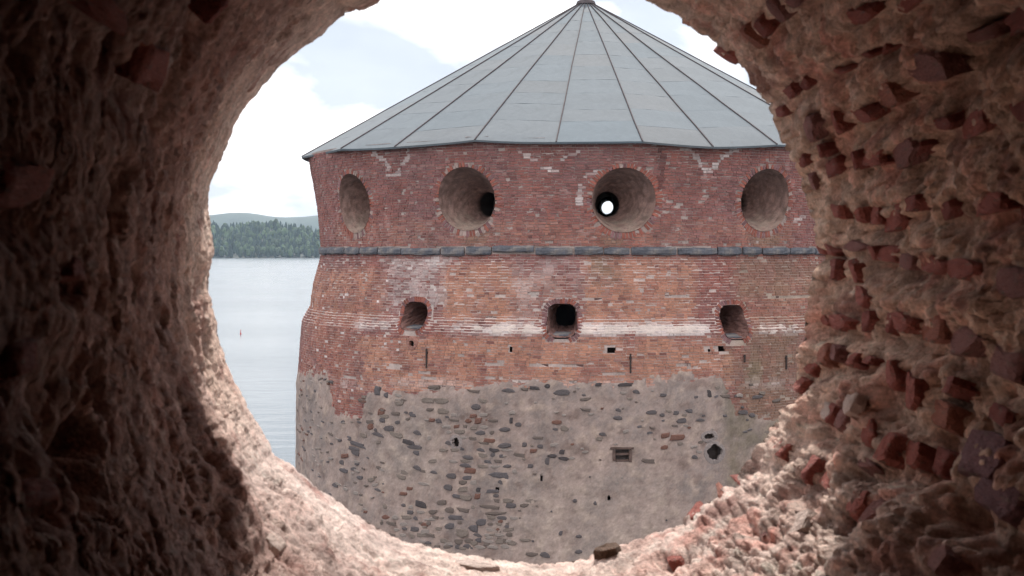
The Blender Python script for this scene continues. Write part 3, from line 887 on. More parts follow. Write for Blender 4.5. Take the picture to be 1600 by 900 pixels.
# =================================================================== THE OPENING WE LOOK THROUGH
YR = 3.0
AXX, AXZ = 0.0065, -0.05
trace = [(430,705),(462,724),(510,766),(560,803),(630,840),(690,853),(740,864),(800,872),(880,874),(915,868),(935,856),(960,848),(990,838),(1030,822),(1060,806),(1090,783),(1130,754),(1160,725),(1180,690),(1212,655),(1215,640),(1240,605),(1248,560),(1262,515),
         (1270,470),(1275,430),(1272,385),(1262,335),(1245,285),(1228,250),(1218,222),(1205,190),(1195,158),(1172,135),(1148,112),(1125,92),(1112,70),(1085,50),(1064,46),(1058,30),(1020,12),(990,2),(960,-18),(900,-34),(820,-42),(720,-36),(640,-14),(592,10),(566,20),(540,18),(536,30),(500,62),
         (470,84),(446,104),(425,125),(405,150),(380,180),(366,212),(355,240),(343,268),(333,290),(331,330),(336,370),(338,400),(333,425),(332,450),(342,490),(348,530),(362,570),(378,605),(396,640),(405,655),(428,695)]
tr = np.array(trace, float); rr_ = ray(tr[:, 0], tr[:, 1]) * YR
tphi = np.arctan2(rr_[:, 2] - AXZ, rr_[:, 0] - AXX); trad = np.hypot(rr_[:, 2] - AXZ, rr_[:, 0] - AXX)
o_ = np.argsort(tphi); tphi, trad = tphi[o_], trad[o_]
tphi = np.concatenate([tphi - 2 * np.pi, tphi, tphi + 2 * np.pi]); trad = np.tile(trad, 3)
def rbase(phi, y):
    rim = np.interp(phi, tphi, trad) + 0.006
    k = sstep(0.0, 0.9, YR - y)
    return rim * (1 - k) + 0.615 * k + (0.02 + 0.12 * np.cos(phi)) * np.clip(YR - y, 0, 3)
def tun_inv(px, py):
    d = ray(px, py); ys = np.linspace(YR, 1.02, 800)
    x = d[0] * ys - AXX; z = d[2] * ys - AXZ
    rad = np.hypot(x, z); ph = np.arctan2(z, x)
    m = np.nonzero(rad <= rbase(ph, ys))[0]
    i = m[0] if len(m) else -1
    return ph[i], ys[i]
NP_, ND = 1800, 350
YN = 1.05
phv = np.linspace(-np.pi, np.pi, NP_, endpoint=False); yv = 1 / np.linspace(1 / YR, 1 / YN, ND)
PH, YY = np.meshgrid(phv, yv); ph, yy = PH.ravel(), YY.ravel()
rb = rbase(ph, yy)
Pb = np.stack([AXX + rb * np.cos(ph), yy, AXZ + rb * np.sin(ph)], 1)
cph, sph = np.cos(ph), np.sin(ph)
right = sstep(0.15, 0.75, cph); left = sstep(0.2, 0.8, -cph); bottom = sstep(0.2, 0.8, -sph); top = sstep(0.3, 0.85, sph)
f_lo = fbm(Pb * 3.2, 3); f_md = fbm(Pb * 9 + 4, 4); f_hi = fbm(Pb * 30 + 8, 4); f_xx = fbm(Pb * 85 + 2, 3)
w1, w2, wv1 = worley(Pb * 11 + 0.35 * np.stack([f_md, f_lo, f_md], 1) + 3)
w3, w4, wv2 = worley(Pb * 34 + 0.25 * np.stack([f_hi, f_md, f_hi], 1) + 7)
streak = fbm(np.stack([ph * 2.2 + f_lo, yy * 26 + 2.0 * f_md, rb * 8], 1), 5, 0.6)          # strata running round the opening
rub = np.clip(0.35 + 0.75 * right + 0.25 * bottom - 0.25 * top, 0, 1)
rimk = sstep(0.0, 0.35, YR - yy)
d = 0.030 * f_lo * (0.25 + 0.75 * rimk) + 0.021 * f_md * (0.45 + 0.55 * rimk) + (0.011 + 0.006 * right) * f_hi + (0.0050 + 0.0045 * right) * f_xx
d += (0.017 * (0.45 - w1) * rub + 0.019 * (0.4 - w3) * (0.35 + 0.65 * rub)) * (0.4 + 0.6 * rimk)
d += 0.016 * streak * np.clip(0.35 + bottom * 0.7 + left * 0.6 - right * 0.3, 0, 1)
pit = fbm(Pb * np.array([11, 14, 8]) + 21, 3)
d -= (0.032 + 0.012 * right) * sstep(0.22, 0.5, pit) * (0.2 + 0.8 * rimk)
pit2 = fbm(Pb * np.array([30, 38, 26]) + 33, 3)
d -= (0.014 + 0.010 * right) * sstep(0.24, 0.42, pit2) * (0.2 + 0.8 * rimk)
d += 0.0026 * pnoise(Pb * 170)
crs = np.abs(((Pb[:, 2] + 0.012 * f_lo) / 0.088) % 1 - 0.5) * 2
d += 0.014 * (crs - 0.5) * right * rimk
d *= (0.56 - 0.10 * right - 0.10 * left) * (0.55 + 0.45 * rimk)
d += (0.0055 * (sstep(0, .22, w4 - w3) - .6) + 0.006 * (0.4 - w3)) * (0.35 + 0.65 * right)
d -= 0.006 * (1 - sstep(0, .10, w2 - w1)) * (0.3 + 0.7 * right) * (0.4 + 0.6 * rimk) + 0.0022 * f_xx + 0.0012 * pnoise(Pb * 170 + 5)
bed = fbm(np.stack([ph * 1.1 + 0.8 * f_lo, yy * 17 + 1.2 * f_md, 0 * ph], 1), 3)
d -= 0.013 * (1 - sstep(0.0, 0.07, np.abs(bed))) * np.clip(bottom + 0.6 * left, 0, 1) * (0.3 + 0.7 * rimk) * sstep(-.1, .15, f_md)
# hand-placed lumps (+) and hollows (-): px, py, size along the round (m), size in depth (m), height (m)
lumps = [(350,800,.13,.10,.055),(285,640,.20,.05,.03),(330,690,.16,.05,.03),(186,318,.040,.034,-.19),(180,350,.020,.02,-.10),(235,330,.02,.016,-.07),(215,560,.02,.02,-.09),(255,500,.018,.015,-.08),(160,600,.03,.025,-.12),(150,668,.02,.03,-.12),(215,700,.03,.014,-.09),(335,190,.02,.012,-.05),(300,60,.02,.015,-.06),(205,75,.03,.02,-.09),(265,145,.05,.012,-.07),(100,90,.03,.05,-.12),(1350,640,.05,.03,.03),(1330,700,.12,.08,.03),(1360,860,.10,.07,.03),(1260,640,.07,.05,.035),
         (1200,720,.05,.04,.02),(1130,790,.06,.05,.02),(1275,460,.07,.05,.03),(1265,540,.06,.05,.03),(1500,450,.05,.12,.03),(1560,480,.05,.12,.03),(1430,450,.045,.06,.025),(1500,650,.06,.10,-.04),(1440,700,.06,.06,-.05),(1480,780,.05,.05,-.07),(1560,860,.06,.08,-.08),
         (1250,95,.10,.30,.02),(310,430,.10,.05,.02),(300,520,.12,.04,.02),(100,620,.06,.12,-.05),(60,180,.08,.16,-.05),(150,110,.05,.10,-.04),(330,25,.03,.10,-.04),(270,150,.08,.05,-.04),(1470,150,.05,.06,-.05),(1540,60,.05,.10,-.06),(1500,90,.04,.06,-.05),(1250,20,.05,.1,.02),
         (140,730,.035,.05,-.12),(60,690,.03,.05,-.14),(400,840,.05,.06,-.03),(1190,730,.03,.06,-.03),(1260,790,.02,.06,-.03),(1080,860,.03,.05,-.02),(213,440,.018,.016,-.09),(237,405,.02,.014,-.08),(160,455,.02,.02,-.09)]
for (x, y, su, sy, hgt) in lumps:
    p0, y0 = tun_inv(x, y)
    u = ang(ph - p0) * rb
    d += (0.75 if hgt < 0 else 0.75) * hgt * np.exp(-(u / su) ** 2 * 1.2 - ((yy - y0) / sy) ** 2 * 1.2)
# the bricks and stones that stick out of the lining: px, py, w, h, colour key
tb_list = [(1340,25,60,34,'r'),(1415,9,52,28,'r'),(1468,-2,40,22,'d'),(1437,114,50,56,'p'),(1376,155,44,40,'o'),(1340,181,36,30,'r'),(1400,243,36,46,'p'),(1360,249,30,28,'r'),(1505,198,54,36,'r'),(1586,178,34,42,'d'),(1570,42,62,34,'d'),(1492,75,46,28,'p'),
           (1352,90,13,14,'r'),(1370,86,18,16,'r'),(1310,112,20,14,'r'),(1240,140,14,22,'d'),(1262,130,14,20,'d'),(1220,175,14,20,'d'),(1292,264,15,28,'d'),(1324,256,15,30,'d'),(1278,240,12,22,'d'),(1250,255,12,20,'d'),
           (1546,318,56,38,'r'),(1384,340,30,42,'r'),(1310,332,14,28,'r'),(1335,338,14,32,'r'),(1357,338,16,38,'r'),(1290,390,18,20,'r'),(1325,385,26,20,'p'),(1355,395,12,26,'r'),(1378,398,24,26,'r'),(1408,409,20,30,'p'),(1447,412,42,34,'r'),(1502,420,46,36,'r'),(1582,440,46,56,'p'),
           (1340,463,20,34,'r'),(1405,501,26,36,'r'),(1445,511,36,44,'o'),(1500,530,42,48,'p'),(1566,566,60,60,'p'),(1282,496,16,20,'r'),(1308,502,22,28,'r'),(1289,553,12,36,'o'),(1305,552,10,28,'p'),(1326,560,14,22,'r'),(1350,560,18,16,'r'),(1388,584,16,46,'r'),(1412,606,24,60,'r'),(1448,640,30,44,'o'),
           (1512,706,50,88,'v'),(1532,770,54,66,'v'),(1592,882,40,40,'o'),(240,104,66,82,'r'),(58,300,78,68,'r'),(170,22,70,44,'r'),(1086,728,20,16,'o'),(1112,712,22,14,'r'),(1078,790,40,14,'r'),(1252,600,14,26,'r'),(1050,866,26,10,'r'),
           (1345,720,16,22,'p'),(1420,240,20,22,'d'),(1470,330,30,30,'d'),(1455,200,26,26,'d'),(1420,320,24,24,'d'),(1268,575,10,22,'r'),(1262,520,10,16,'r'),(1275,390,10,18,'r'),(1470,600,26,30,'d'),(1530,640,40,34,'d'),(1590,330,30,40,'d'),(345,20,24,60,'d'),(40,560,40,60,'d'),(120,420,30,40,'d'),(75,760,50,50,'d'),
           (1180,820,26,12,'p')]
def px_of(p0, y0):
    r0 = float(rbase(np.array(p0), np.array(y0)))
    a, b = project(np.array([AXX + r0 * math.cos(p0), y0, AXZ + r0 * math.sin(p0)]))
    return float(a), float(b), r0
rb_ = random.Random(5)
for ci in range(-4, 6):
    zc0 = (ci + 0.15) * 0.088
    yq = 1.75
    while yq < 2.86:
        yq += rb_.uniform(.055, .15)
        sn = zc0 / 0.63
        if rb_.random() < 0.30 or abs(sn) > .8: continue
        p0 = math.asin(sn) + rb_.uniform(-.012, .012); x, y, r0 = px_of(p0, yq)
        ln, hh = rb_.uniform(.045, .10), rb_.uniform(.040, .062)
        w, h = ln * r0 * F / yq ** 2, hh * F / yq
        if any(abs(q[0] - x) < (q[2] + w) * .5 + 2 and abs(q[1] - y) < (q[3] + h) * .5 for q in tb_list): continue
        tb_list.append((x, y, w, h, rb_.choice('rrrodpp')))
tb_info = []
for (x, y, w, h, c) in tb_list:
    p0, y0 = tun_inv(x, y)
    r0 = float(rbase(np.array(p0), np.array(y0)))
    tb_info.append((p0, y0, r0, w, h, c))
    dd = h * y0 / F; ln = min(0.16, w * y0 * y0 / (r0 * F))
    if abs(math.sin(p0)) > 0.75:
        dd, ln = w * y0 / F, min(0.12, h * y0 * y0 / (r0 * F))
    sgn = 1 if math.cos(p0) > 0 else -1
    for (du, dy, su, sy, hgt) in ((-0.75 * dd * sgn, 0.0, 0.38 * dd, 0.50 * ln, -0.034), (0.1 * dd, -0.75 * ln, 0.5 * dd, 0.30 * ln, -0.012)):
        u = ang(ph - (p0 + du / r0)) * rb
        d += hgt * min(1, .35 + 1.6 * (YR - y0)) * np.exp(-(u / (su + .008)) ** 2 - ((yy - y0 - dy) / (sy + .008)) ** 2)
rfin = rb - d
Pt = np.stack([AXX + rfin * np.cos(ph), yy + 0.010 * f_hi * rimk + 0.03 * f_md * (1 - rimk), AXZ + rfin * np.sin(ph)], 1)
Pgrid = Pt.reshape(ND, NP_, 3)
# colour of the lining
tan_ = np.array([0.66, 0.455, 0.35]); pinkish = np.array([0.68, 0.54, 0.485]); brown = np.array([0.28, 0.122, 0.10]); grey = np.array([0.44, 0.325, 0.30]); rd = np.array([0.46, 0.185, 0.145]); pale2 = np.array([0.62, 0.54, 0.48])
c_lo = fbm(Pb * 4.1 + 40, 4); c_md = fbm(Pb * 13 + 50, 4); c_hi = fbm(Pb * 45 + 60, 3)
lc = np.broadcast_to(tan_, (len(ph), 3)).copy()
def mixc(c, w):
    global lc
    w = np.clip(w, 0, 1)[:, None]
    lc = lc + (np.asarray(c) - lc) * w
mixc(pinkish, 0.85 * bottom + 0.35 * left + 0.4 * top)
mixc(np.array([0.37, 0.22, 0.19]), 0.8 * left * sstep(0.2, 0.75, YR - yy + 0.25 * c_lo))  # left wall darker going inwards: deep shade painted into the lining colour
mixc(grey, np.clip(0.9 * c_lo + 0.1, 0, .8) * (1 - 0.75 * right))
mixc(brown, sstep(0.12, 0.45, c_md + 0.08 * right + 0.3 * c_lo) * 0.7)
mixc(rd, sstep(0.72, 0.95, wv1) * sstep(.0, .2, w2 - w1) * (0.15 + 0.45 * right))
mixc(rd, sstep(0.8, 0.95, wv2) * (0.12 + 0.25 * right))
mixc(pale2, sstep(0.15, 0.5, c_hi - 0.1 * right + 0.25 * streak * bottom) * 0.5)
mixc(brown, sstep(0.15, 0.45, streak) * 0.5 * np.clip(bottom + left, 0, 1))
lc = lc * (1 + (0.34 * (wv2 - .5) + 0.30 * (wv1 - .5)) * (0.45 + 0.55 * right))[:, None]
lc = np.clip(lc * (1 + 0.30 * c_hi[:, None] + 0.25 * f_xx[:, None]), 0.03, 0.75)

wall = thing('fortress_wall', 'rough brick and mortar wall around the big round opening in front', 'wall', (0, YR, -2.0))
WO = np.array([0, YR, -2.0])
def wlink(name, v, q, mat, col=None, tris=None, smooth=False, origin=None, **props):
    o0 = WO if origin is None else np.asarray(origin)
    me = mesh_np(name, np.asarray(v) - o0, q, tris, col, smooth)
    o = link(name, me, mat, wall, **props)
    o.location = tuple(o0 - WO)
    return o
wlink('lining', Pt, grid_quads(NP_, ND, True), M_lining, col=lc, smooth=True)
# outer face: from the rim out to a wall 14 m wide, lightly worn, on the curve of this tower
sel = np.arange(0, NP_, 5)
V = [Pgrid[0, sel]]
angs = phv[sel]
for k, (dr, dy) in enumerate(((0.02, 0.03), (0.07, 0.055), (0.16, 0.06))):
    rr = rfin.reshape(ND, NP_)[0, sel] + dr
    V.append(np.stack([AXX + rr * np.cos(angs), YR + dy + 0.012 * f_md.reshape(ND, NP_)[0, sel], AXZ + rr * np.sin(angs)], 1))
sq = 1 / np.maximum(np.abs(np.cos(angs)), np.abs(np.sin(angs)))
for s in (1.2, 3.0, 7.0):
    V.append(np.stack([s * sq * np.cos(angs), YR + 0.07 - 0.012 * (s * sq * np.cos(angs)) ** 2, s * 1.25 * sq * np.sin(angs)], 1))
ns_ = len(sel)
wlink('outer_face', np.concatenate(V), grid_quads(ns_, len(V), True)[:, ::-1], M_wallface, smooth=True)
# inner face and the dark room behind the camera
V = [Pgrid[-1, sel]]
for s in (0.95, 1.5, 2.2):
    V.append(np.stack([s * sq * np.cos(angs), np.full(ns_, YN - 0.03), np.clip(s * sq * np.sin(angs), -1.7, 1.7)], 1))
wlink('inner_face', np.concatenate(V), grid_quads(ns_, len(V), True), M_room, smooth=True)
rx0, rx1, ry0, ry1, rz0, rz1 = -2.2, 2.2, -3.5, YN + 0.0, -1.7, 1.7
v = np.array([(rx0,ry0,rz0),(rx1,ry0,rz0),(rx1,ry1,rz0),(rx0,ry1,rz0),(rx0,ry0,rz1),(rx1,ry0,rz1),(rx1,ry1,rz1),(rx0,ry1,rz1)], float)
wlink('room_shell', v, np.array([(0,1,2,3),(7,6,5,4),(0,4,5,1),(1,5,6,2),(3,7,4,0)]), M_room)

# bricks in the lining
bc = {'r': (0.58, 0.185, 0.145), 'o': (0.62, 0.25, 0.18), 'p': (0.48, 0.225, 0.205), 'd': (0.46, 0.14, 0.115), 'v': (0.34, 0.17, 0.185)}
BM = {}
import bmesh
def fragment(name, seed, mat, expo=7.0, n_u=8):
    """a broken lump: chamfered, uneven outline, broken inner face, z = 1 towards the opening"""
    r = random.Random(seed); vs = []
    prof = [(0.65, 0.97), (0.93, 0.82), (1.0, 0.35), (1.02, -1.6)]
    sc = [r.uniform(.84, 1.08) for _ in range(n_u)]; tl = (r.uniform(-.2, .2), r.uniform(-.2, .2))
    sc[r.randrange(n_u)] *= r.uniform(.55, .8); sc[r.randrange(n_u)] *= r.uniform(.7, .95)
    for (rad, z) in prof:
        for k in range(n_u):
            a = 2 * math.pi * (k + r.uniform(-.1, .1)) / n_u
            ca, sa = math.cos(a), math.sin(a)
            e = 1 / (abs(ca) ** expo + abs(sa) ** expo) ** (1 / expo)
            q = rad * sc[k] * e * r.uniform(.95, 1.05)
            vs.append((q * ca, q * sa, z + (tl[0] * q * ca + tl[1] * q * sa) * (z > 0) + r.uniform(-.12, .12)))
    c = (0, 0, 0.95 + r.uniform(-.2, .2)); vs.append(c)
    fs = [(i * n_u + k, (i + 1) * n_u + k, (i + 1) * n_u + (k + 1) % n_u, i * n_u + (k + 1) % n_u) for i in range(3) for k in range(n_u)]
    fs += [(k, (k + 1) % n_u, 4 * n_u) for k in range(n_u)]
    me = bpy.data.meshes.new(name); me.from_pydata(vs, [], fs); me.materials.append(mat)
    return me
def rough_brick(seed, mat, k=0.10):
    r = random.Random(seed)
    bm = bmesh.new(); bmesh.ops.create_cube(bm, size=2.0)
    bmesh.ops.subdivide_edges(bm, edges=bm.edges[:], cuts=1, use_grid_fill=True)
    for vtx in bm.verts:
        e = sum(1 for q in vtx.co if abs(q) > .9)
        if e == 3: vtx.co *= r.uniform(.72, .93)
        elif e == 2: vtx.co *= r.uniform(.86, 1.0)
        vtx.co += Vector((r.uniform(-k, k), r.uniform(-k, k), r.uniform(-k, k)))
    me = bpy.data.meshes.new('brick'); bm.to_mesh(me); bm.free()
    me.materials.append(mat)
    return me
for kx, c_ in bc.items():
    m_ = material('broken_brick_' + {'r': 'red', 'o': 'orange', 'p': 'plum', 'd': 'dark', 'v': 'violet'}[kx], c_, var=0.3, vscale=14, fine=70, bump=0.9, bdist=0.15, bscale=3.0,
                  tint=(0.34, 0.25, 0.20), tint_scale=1.6, tint_lo=0.56, tint_hi=0.72)
    BM[kx] = [fragment('brick', 31 * i + ord(kx), m_) for i in range(6)]
def surf(p0, y0):
    i = int(round((p0 + math.pi) / (2 * math.pi) * NP_)) % NP_
    j = int(np.argmin(np.abs(yv - y0)))
    return Pgrid[j, i]
for k, (p0, y0, r0, w, h, c) in enumerate(tb_info):
    p = surf(p0, y0)
    # keep to the mean surface rather than the bottom of a pit
    ii = int(round((p0 + math.pi) / (2 * math.pi) * NP_)); jj = int(np.argmin(np.abs(yv - y0)))
    di = max(2, int(h * y0 / F / r0 / (2 * math.pi) * NP_ * .6)); dj = 8
    patch = rfin.reshape(ND, NP_)[max(0, jj - dj):jj + dj + 1][:, np.arange(ii - di, ii + di + 1) % NP_]
    rad = float(np.percentile(patch, 40 if max(w, h) < 45 else 28))
    pos = Vector((AXX + rad * math.cos(p0), y0, AXZ + rad * math.sin(p0)))
    nin = Vector((-math.cos(p0), 0, -math.sin(p0))); ydir = Vector((0, 1, 0)); tg = nin.cross(ydir)
    dd = h * y0 / F; ln = min(0.15, w * y0 * y0 / (r0 * F))
    if abs(math.sin(p0)) > 0.75:
        dd, ln = w * y0 / F, min(0.10, h * y0 * y0 / (r0 * F))
    m = Matrix((ydir, tg, nin)).transposed().to_4x4()
    pr = random.uniform(-0.002, 0.005)
    o = bpy.data.objects.new('brick', random.choice(BM[c]))
    COL.objects.link(o); o.parent = wall
    rot = Matrix.Rotation(random.uniform(-.12, .12), 4, 'Z') @ Matrix.Rotation(random.uniform(-.15, .15), 4, 'X') @ Matrix.Rotation(random.uniform(-.1, .1), 4, 'Y')
    o.matrix_local = Matrix.Translation(pos - nin * ((0.004 if math.cos(p0) < -.3 else 0.010 if max(w, h) > 40 else 0.006) + (0.012 if math.sin(p0) < -.45 and y0 > 2.3 else 0)) - Vector(WO)) @ m @ rot @ Matrix.Diagonal((ln * .52, dd * .50, pr + 0.016, 1))
# pale stones bedded in the lining
M_pale = material('pale_stone', (0.64, 0.50, 0.44), var=0.2, vscale=10, fine=60, bump=0.7, bdist=0.1, bscale=3)
PM = [fragment('stone', 900 + i, M_pale, 3.0) for i in range(3)]
for (x, y, w, h) in ((1352, 640, 16, 40), (1245, 812, 60, 26), (745, 887, 80, 9), (1290, 640, 40, 30), (430, 850, 40, 30)):
    p0, y0 = tun_inv(x, y); r0 = float(rbase(np.array(p0), np.array(y0))); p = Vector(surf(p0, y0))
    nin = Vector((-math.cos(p0), 0, -math.sin(p0))); ydir = Vector((0, 1, 0)); tg = nin.cross(ydir)
    o = bpy.data.objects.new('stone', random.choice(PM)); COL.objects.link(o); o.parent = wall
    dd = w * y0 / F; ln = min(0.09, h * y0 * y0 / (r0 * F))
    if abs(math.sin(p0)) < 0.6: dd, ln = h * y0 / F, min(.09, w * y0 * y0 / (r0 * F))
    o.matrix_local = Matrix.Translation(p - nin * 0.005 - Vector(WO)) @ Matrix((ydir, tg, nin)).transposed().to_4x4() @ Matrix.Rotation(random.uniform(-.2, .2), 4, 'Z') @ Matrix.Diagonal((ln * .5, dd * .5, .010, 1))
# a loose dark lump on the sill
p0, y0 = tun_inv(948, 862); p = Vector(surf(p0, y0))
M_lump = material('dark_stone', (0.20, 0.115, 0.075), var=0.4, vscale=4, fine=30, bump=0.9, bdist=0.1, bscale=3)
lump = bpy.data.objects.new('loose_stone', fragment('loose_stone', 83, M_lump, 2.3, 10)); COL.objects.link(lump)
lump.location = p + Vector((0.0, -0.01, 0.004)); lump.scale = (0.030, 0.026, 0.013); lump.rotation_euler = (0.1, -0.25, 0.3)
lump['label'] = 'loose dark brown stone lying on the sill of the round opening'; lump['category'] = 'stone'

# =================================================================== WATER, SHORES, FAR WOODS
def simple(name, rough=0.9):
    return material(name)
mw = bpy.data.materials.new('lake_water'); mw.use_nodes = True
b = mw.node_tree.nodes['Principled BSDF']; N = mw.node_tree.nodes; L = mw.node_tree.links
b.inputs['Base Color'].default_value = (0.03, 0.045, 0.055, 1); b.inputs['Roughness'].default_value = 0.16; b.inputs['IOR'].default_value = 1.33
tcn = N.new('ShaderNodeTexCoord'); mpn = N.new('ShaderNodeMapping'); mpn.inputs['Scale'].default_value = (0.5, 0.8, 1)
nzn = N.new('ShaderNodeTexNoise'); nzn.inputs['Scale'].default_value = 0.55; nzn.inputs['Detail'].default_value = 6
bpn = N.new('ShaderNodeBump'); bpn.inputs['Strength'].default_value = 0.25; bpn.inputs['Distance'].default_value = 0.25
nzr = N.new('ShaderNodeTexNoise'); nzr.inputs['Scale'].default_value = 0.012; nzr.inputs['Detail'].default_value = 5
mrr = N.new('ShaderNodeMapRange'); mrr.inputs['From Min'].default_value = 0.4; mrr.inputs['From Max'].default_value = 0.6; mrr.inputs['To Min'].default_value = 0.15; mrr.inputs['To Max'].default_value = 0.20
L.new(tcn.outputs['Object'], nzr.inputs['Vector']); L.new(nzr.outputs['Fac'], mrr.inputs['Value']); L.new(mrr.outputs['Result'], b.inputs['Roughness'])
L.new(tcn.outputs['Object'], mpn.inputs['Vector']); L.new(mpn.outputs['Vector'], nzn.inputs['Vector']); L.new(nzn.outputs['Fac'], bpn.inputs['Height']); L.new(bpn.outputs['Normal'], b.inputs['Normal'])
S = 6500
link('water', mesh_np('water', [(-S, -600, WATER_Z), (S, -600, WATER_Z), (S, 7000, WATER_Z), (-S, 7000, WATER_Z)], [(0, 1, 2, 3)]), mw, kind='structure')
# rock the castle stands on
gx = np.linspace(-40, 40, 70); gy = np.linspace(-25, 75, 80)
GX, GY = np.meshgrid(gx, gy); gp = np.stack([GX.ravel(), GY.ravel(), 0 * GX.ravel()], 1)
rd_ = np.minimum(np.hypot(gp[:, 0] - CX, gp[:, 1] - CY) - 10.5, np.maximum(np.abs(gp[:, 0]) - 9, np.maximum(gp[:, 1] - 6, -gp[:, 1] - 14)))
gz = WATER_Z - 0.9 + 1.8 * (1 - sstep(0, 5, rd_)) + 0.5 * fbm(gp * .25, 4)
gp[:, 2] = gz
link('shore_rock', mesh_np('shore_rock', gp, grid_quads(70, 80), smooth=True), material('shore_rock', (0.2, 0.18, 0.16), vscale=.6, fine=6, bscale=4, bdist=.1), kind='structure')
# the wooded shore across the lake
def prof(x, xs, ys): return np.interp(x, xs, ys)
SH = 2500.0
gx = np.linspace(-1700, 1700, 180); gy = np.linspace(0, 1, 26)
def shore_y(x): return SH + 60 * np.sin(x / 170.0) + 0.35 * (x + 420)
def hill_h(x, v):
    return (0.8 + 47 * v ** 0.8 + 7 * np.sin(x / 95.0 + 1) * v + 5 * np.sin(x / 41.0) * v) * (1 - 0.15 * np.clip((x + 430) / 250, -1, 1) * v)
GX, GV = np.meshgrid(gx, gy); gxf, gvf = GX.ravel(), GV.ravel()
pts = np.stack([gxf, shore_y(gxf) + 420 * gvf, WATER_Z - 0.5 + hill_h(gxf, gvf) * sstep(0, .02, gvf)], 1)
M_land = material('far_land', (0.03, 0.034, 0.024), vscale=.01, fine=.1, bump=0)
link('far_shore', mesh_np('far_shore', pts, grid_quads(180, 26), smooth=True), M_land, kind='structure')
nt_ = 15000
tx = rng.uniform(-1500, 1500, nt_); tv = rng.random(nt_) ** 1.15
close = np.abs(tx + 400) < 260
tzb = WATER_Z - 1 + hill_h(tx, tv); ty = shore_y(tx) + 420 * tv + rng.normal(0, 3, nt_)
th_ = rng.uniform(9, 17, nt_) * (1 + .25 * (rng.random(nt_) < .1)); tw = th_ * rng.uniform(.16, .26, nt_)
conif = rng.random(nt_) < 0.7
ring = np.array([(math.cos(a), math.sin(a)) for a in np.arange(6) * math.pi / 3])
vs, qs, cs = [], [], []
lv_c = [(0.05, .35), (0.18, 1.0), (0.55, .62), (0.80, .30)]; lv_d = [(0.10, .5), (0.35, 1.25), (0.65, 1.3), (0.9, .7)]
LV = np.where(conif[:, None, None], np.array(lv_c)[None], np.array(lv_d)[None])             # n,4,2
rj = rng.uniform(.7, 1.3, (nt_, 4, 6))
vx = tx[:, None, None] + tw[:, None, None] * LV[:, :, 1:2] * rj * ring[None, None, :, 0]
vy = ty[:, None, None] + tw[:, None, None] * LV[:, :, 1:2] * rj * ring[None, None, :, 1]
vz = tzb[:, None, None] + th_[:, None, None] * LV[:, :, 0:1] + rng.normal(0, .35, (nt_, 4, 6))
body = np.stack([vx, vy, vz], -1).reshape(nt_, 24, 3)
tip = np.stack([tx, ty, tzb + th_], -1)[:, None]
V = np.concatenate([body, tip], 1).reshape(-1, 3)
f = [(l * 6 + k, l * 6 + (k + 1) % 6, l * 6 + 6 + (k + 1) % 6, l * 6 + 6 + k) for l in range(3) for k in range(6)]
ft = [(18 + k, 18 + (k + 1) % 6, 24) for k in range(6)]
Q = (np.arange(nt_)[:, None, None] * 25 + np.array(f)[None]).reshape(-1, 4); T = (np.arange(nt_)[:, None, None] * 25 + np.array(ft)[None]).reshape(-1, 3)
tcw = rng.random((nt_, 1))
tc_ = np.where(conif[:, None], np.array([0.020, 0.036, 0.024]) * (0.6 + .8 * tcw), np.array([0.05, 0.075, 0.035]) * (.6 + .9 * tcw))
link('forest', mesh_np('forest', V, Q, T, np.repeat(tc_, 25, 0)), material('far_foliage', attr=True, var=.25, vscale=.1, fine=.6, bump=0), kind='stuff')
# hills farther off
gx = np.linspace(-4500, 4500, 260); gv = np.linspace(0, 1, 14)
GX, GV = np.meshgrid(gx, gv); xf, vf = GX.ravel(), GV.ravel()
YF = 5200.0
px_ = 800 + F * xf / (YF + 350)
top_y = np.interp(px_, [200, 335, 350, 372, 395, 408, 420, 440, 470, 490, 510, 560, 700, 1000, 1400], [338, 335.5, 333, 331.5, 332.5, 335, 337.5, 339, 339, 337, 335, 338, 341, 334, 340])
hh_ = (392 - top_y) / F * (YF + 350) + 12
pz = WATER_Z - 1 + hh_ * np.sin(np.clip(vf, 0, 1) * math.pi * .72) / math.sin(math.pi * .5) * 1.0 + 4.0 * fbm(np.stack([xf / 60, vf * 9, 0 * xf], 1), 3) * vf
link('far_hills', mesh_np('far_hills', np.stack([xf, YF + 500 * vf, pz], 1), grid_quads(260, 14), smooth=True), material('far_hill_woods', (0.035, 0.05, 0.035), var=.3, vscale=.02, fine=.12, bump=0), kind='structure')
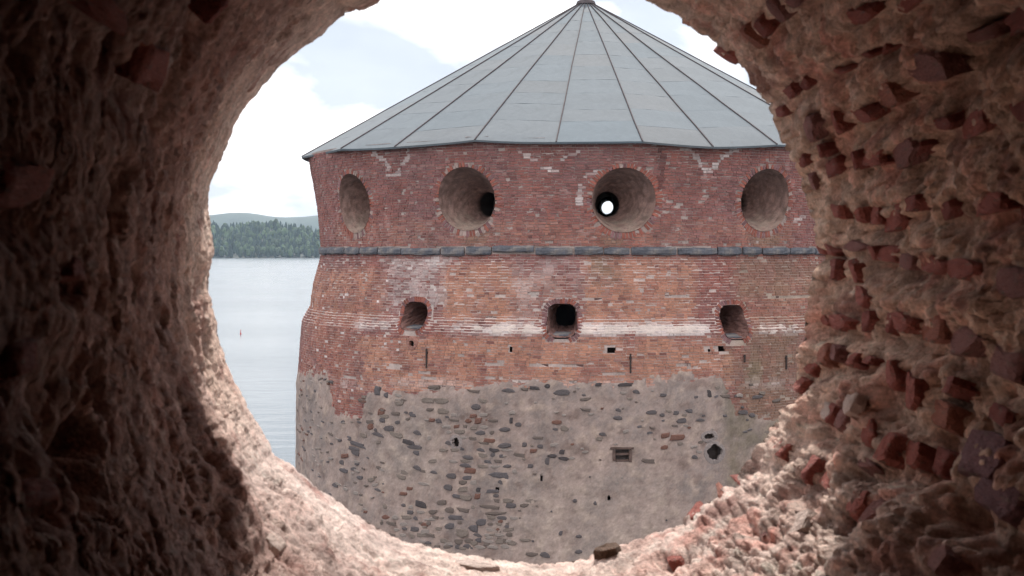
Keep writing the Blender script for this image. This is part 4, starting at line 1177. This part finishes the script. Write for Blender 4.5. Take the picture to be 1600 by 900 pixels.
# lattice mast on the far hill
mast = thing('radio_mast', 'thin tall radio mast standing on the far blue hill', 'mast', ((375 - 800) / F * 5500, 5500, 100))
v, q = boxes_np(np.array([[0, 0, 55.0]]), np.array([[.2, 0, 0]]), np.array([[0, .2, 0]]), np.array([[0, 0, 55.0]]))
link('mast_pole', mesh_np('mast_pole', v, q), M_iron, mast)
v, q = boxes_np(np.array([[0, 0, 80.0], [0, 0, 100.0]]), np.array([[1.2, 0, 0]] * 2), np.array([[0, 1.2, 0]] * 2), np.array([[0, 0, .4]] * 2))
link('mast_platform', mesh_np('mast_platform', v, q), M_iron, mast)
# red spar buoy
dbu = ray(376, 522); tb2 = (WATER_Z) / dbu[2]; pb = dbu * tb2
buoy = thing('spar_buoy', 'small red spar buoy standing in the pale lake left of the tower', 'buoy', tuple(pb))
M_red = material('buoy_red', (0.5, 0.06, 0.06), var=.1, bump=0, rough=.5)
def lathe(profile, n=10):
    V = [(r * math.cos(2 * math.pi * i / n), r * math.sin(2 * math.pi * i / n), z) for (r, z) in profile for i in range(n)]
    return np.array(V), grid_quads(n, len(profile), True)
v, q = lathe([(0.01, -.25), (.10, -.2), (.12, 0.05), (.09, .16), (0.01, .18)]); link('float_body', mesh_np('float_body', v, q), M_red, buoy)
v, q = lathe([(.045, .16), (.04, .6), (.01, .65)]); link('spar', mesh_np('spar', v, q), M_red, buoy)

# haze over the lake: one closed box of thin, even air
mh = bpy.data.materials.new('haze_air'); mh.use_nodes = True
mh.node_tree.nodes.clear()
oo = mh.node_tree.nodes.new('ShaderNodeOutputMaterial'); pv = mh.node_tree.nodes.new('ShaderNodeVolumePrincipled')
pv.inputs['Color'].default_value = (0.62, 0.79, 1.0, 1); pv.inputs['Density'].default_value = 0.000055
mh.node_tree.links.new(pv.outputs['Volume'], oo.inputs['Volume'])
v, q = boxes_np(np.array([[0, 3200.0, 90.0]]), np.array([[6800.0, 0, 0]]), np.array([[0, 4000.0, 0]]), np.array([[0, 0, 106.0]]))
link('haze', mesh_np('haze', v, q), mh, kind='stuff')
for o in bpy.data.objects:
    if '_o' in o: del o['_o']
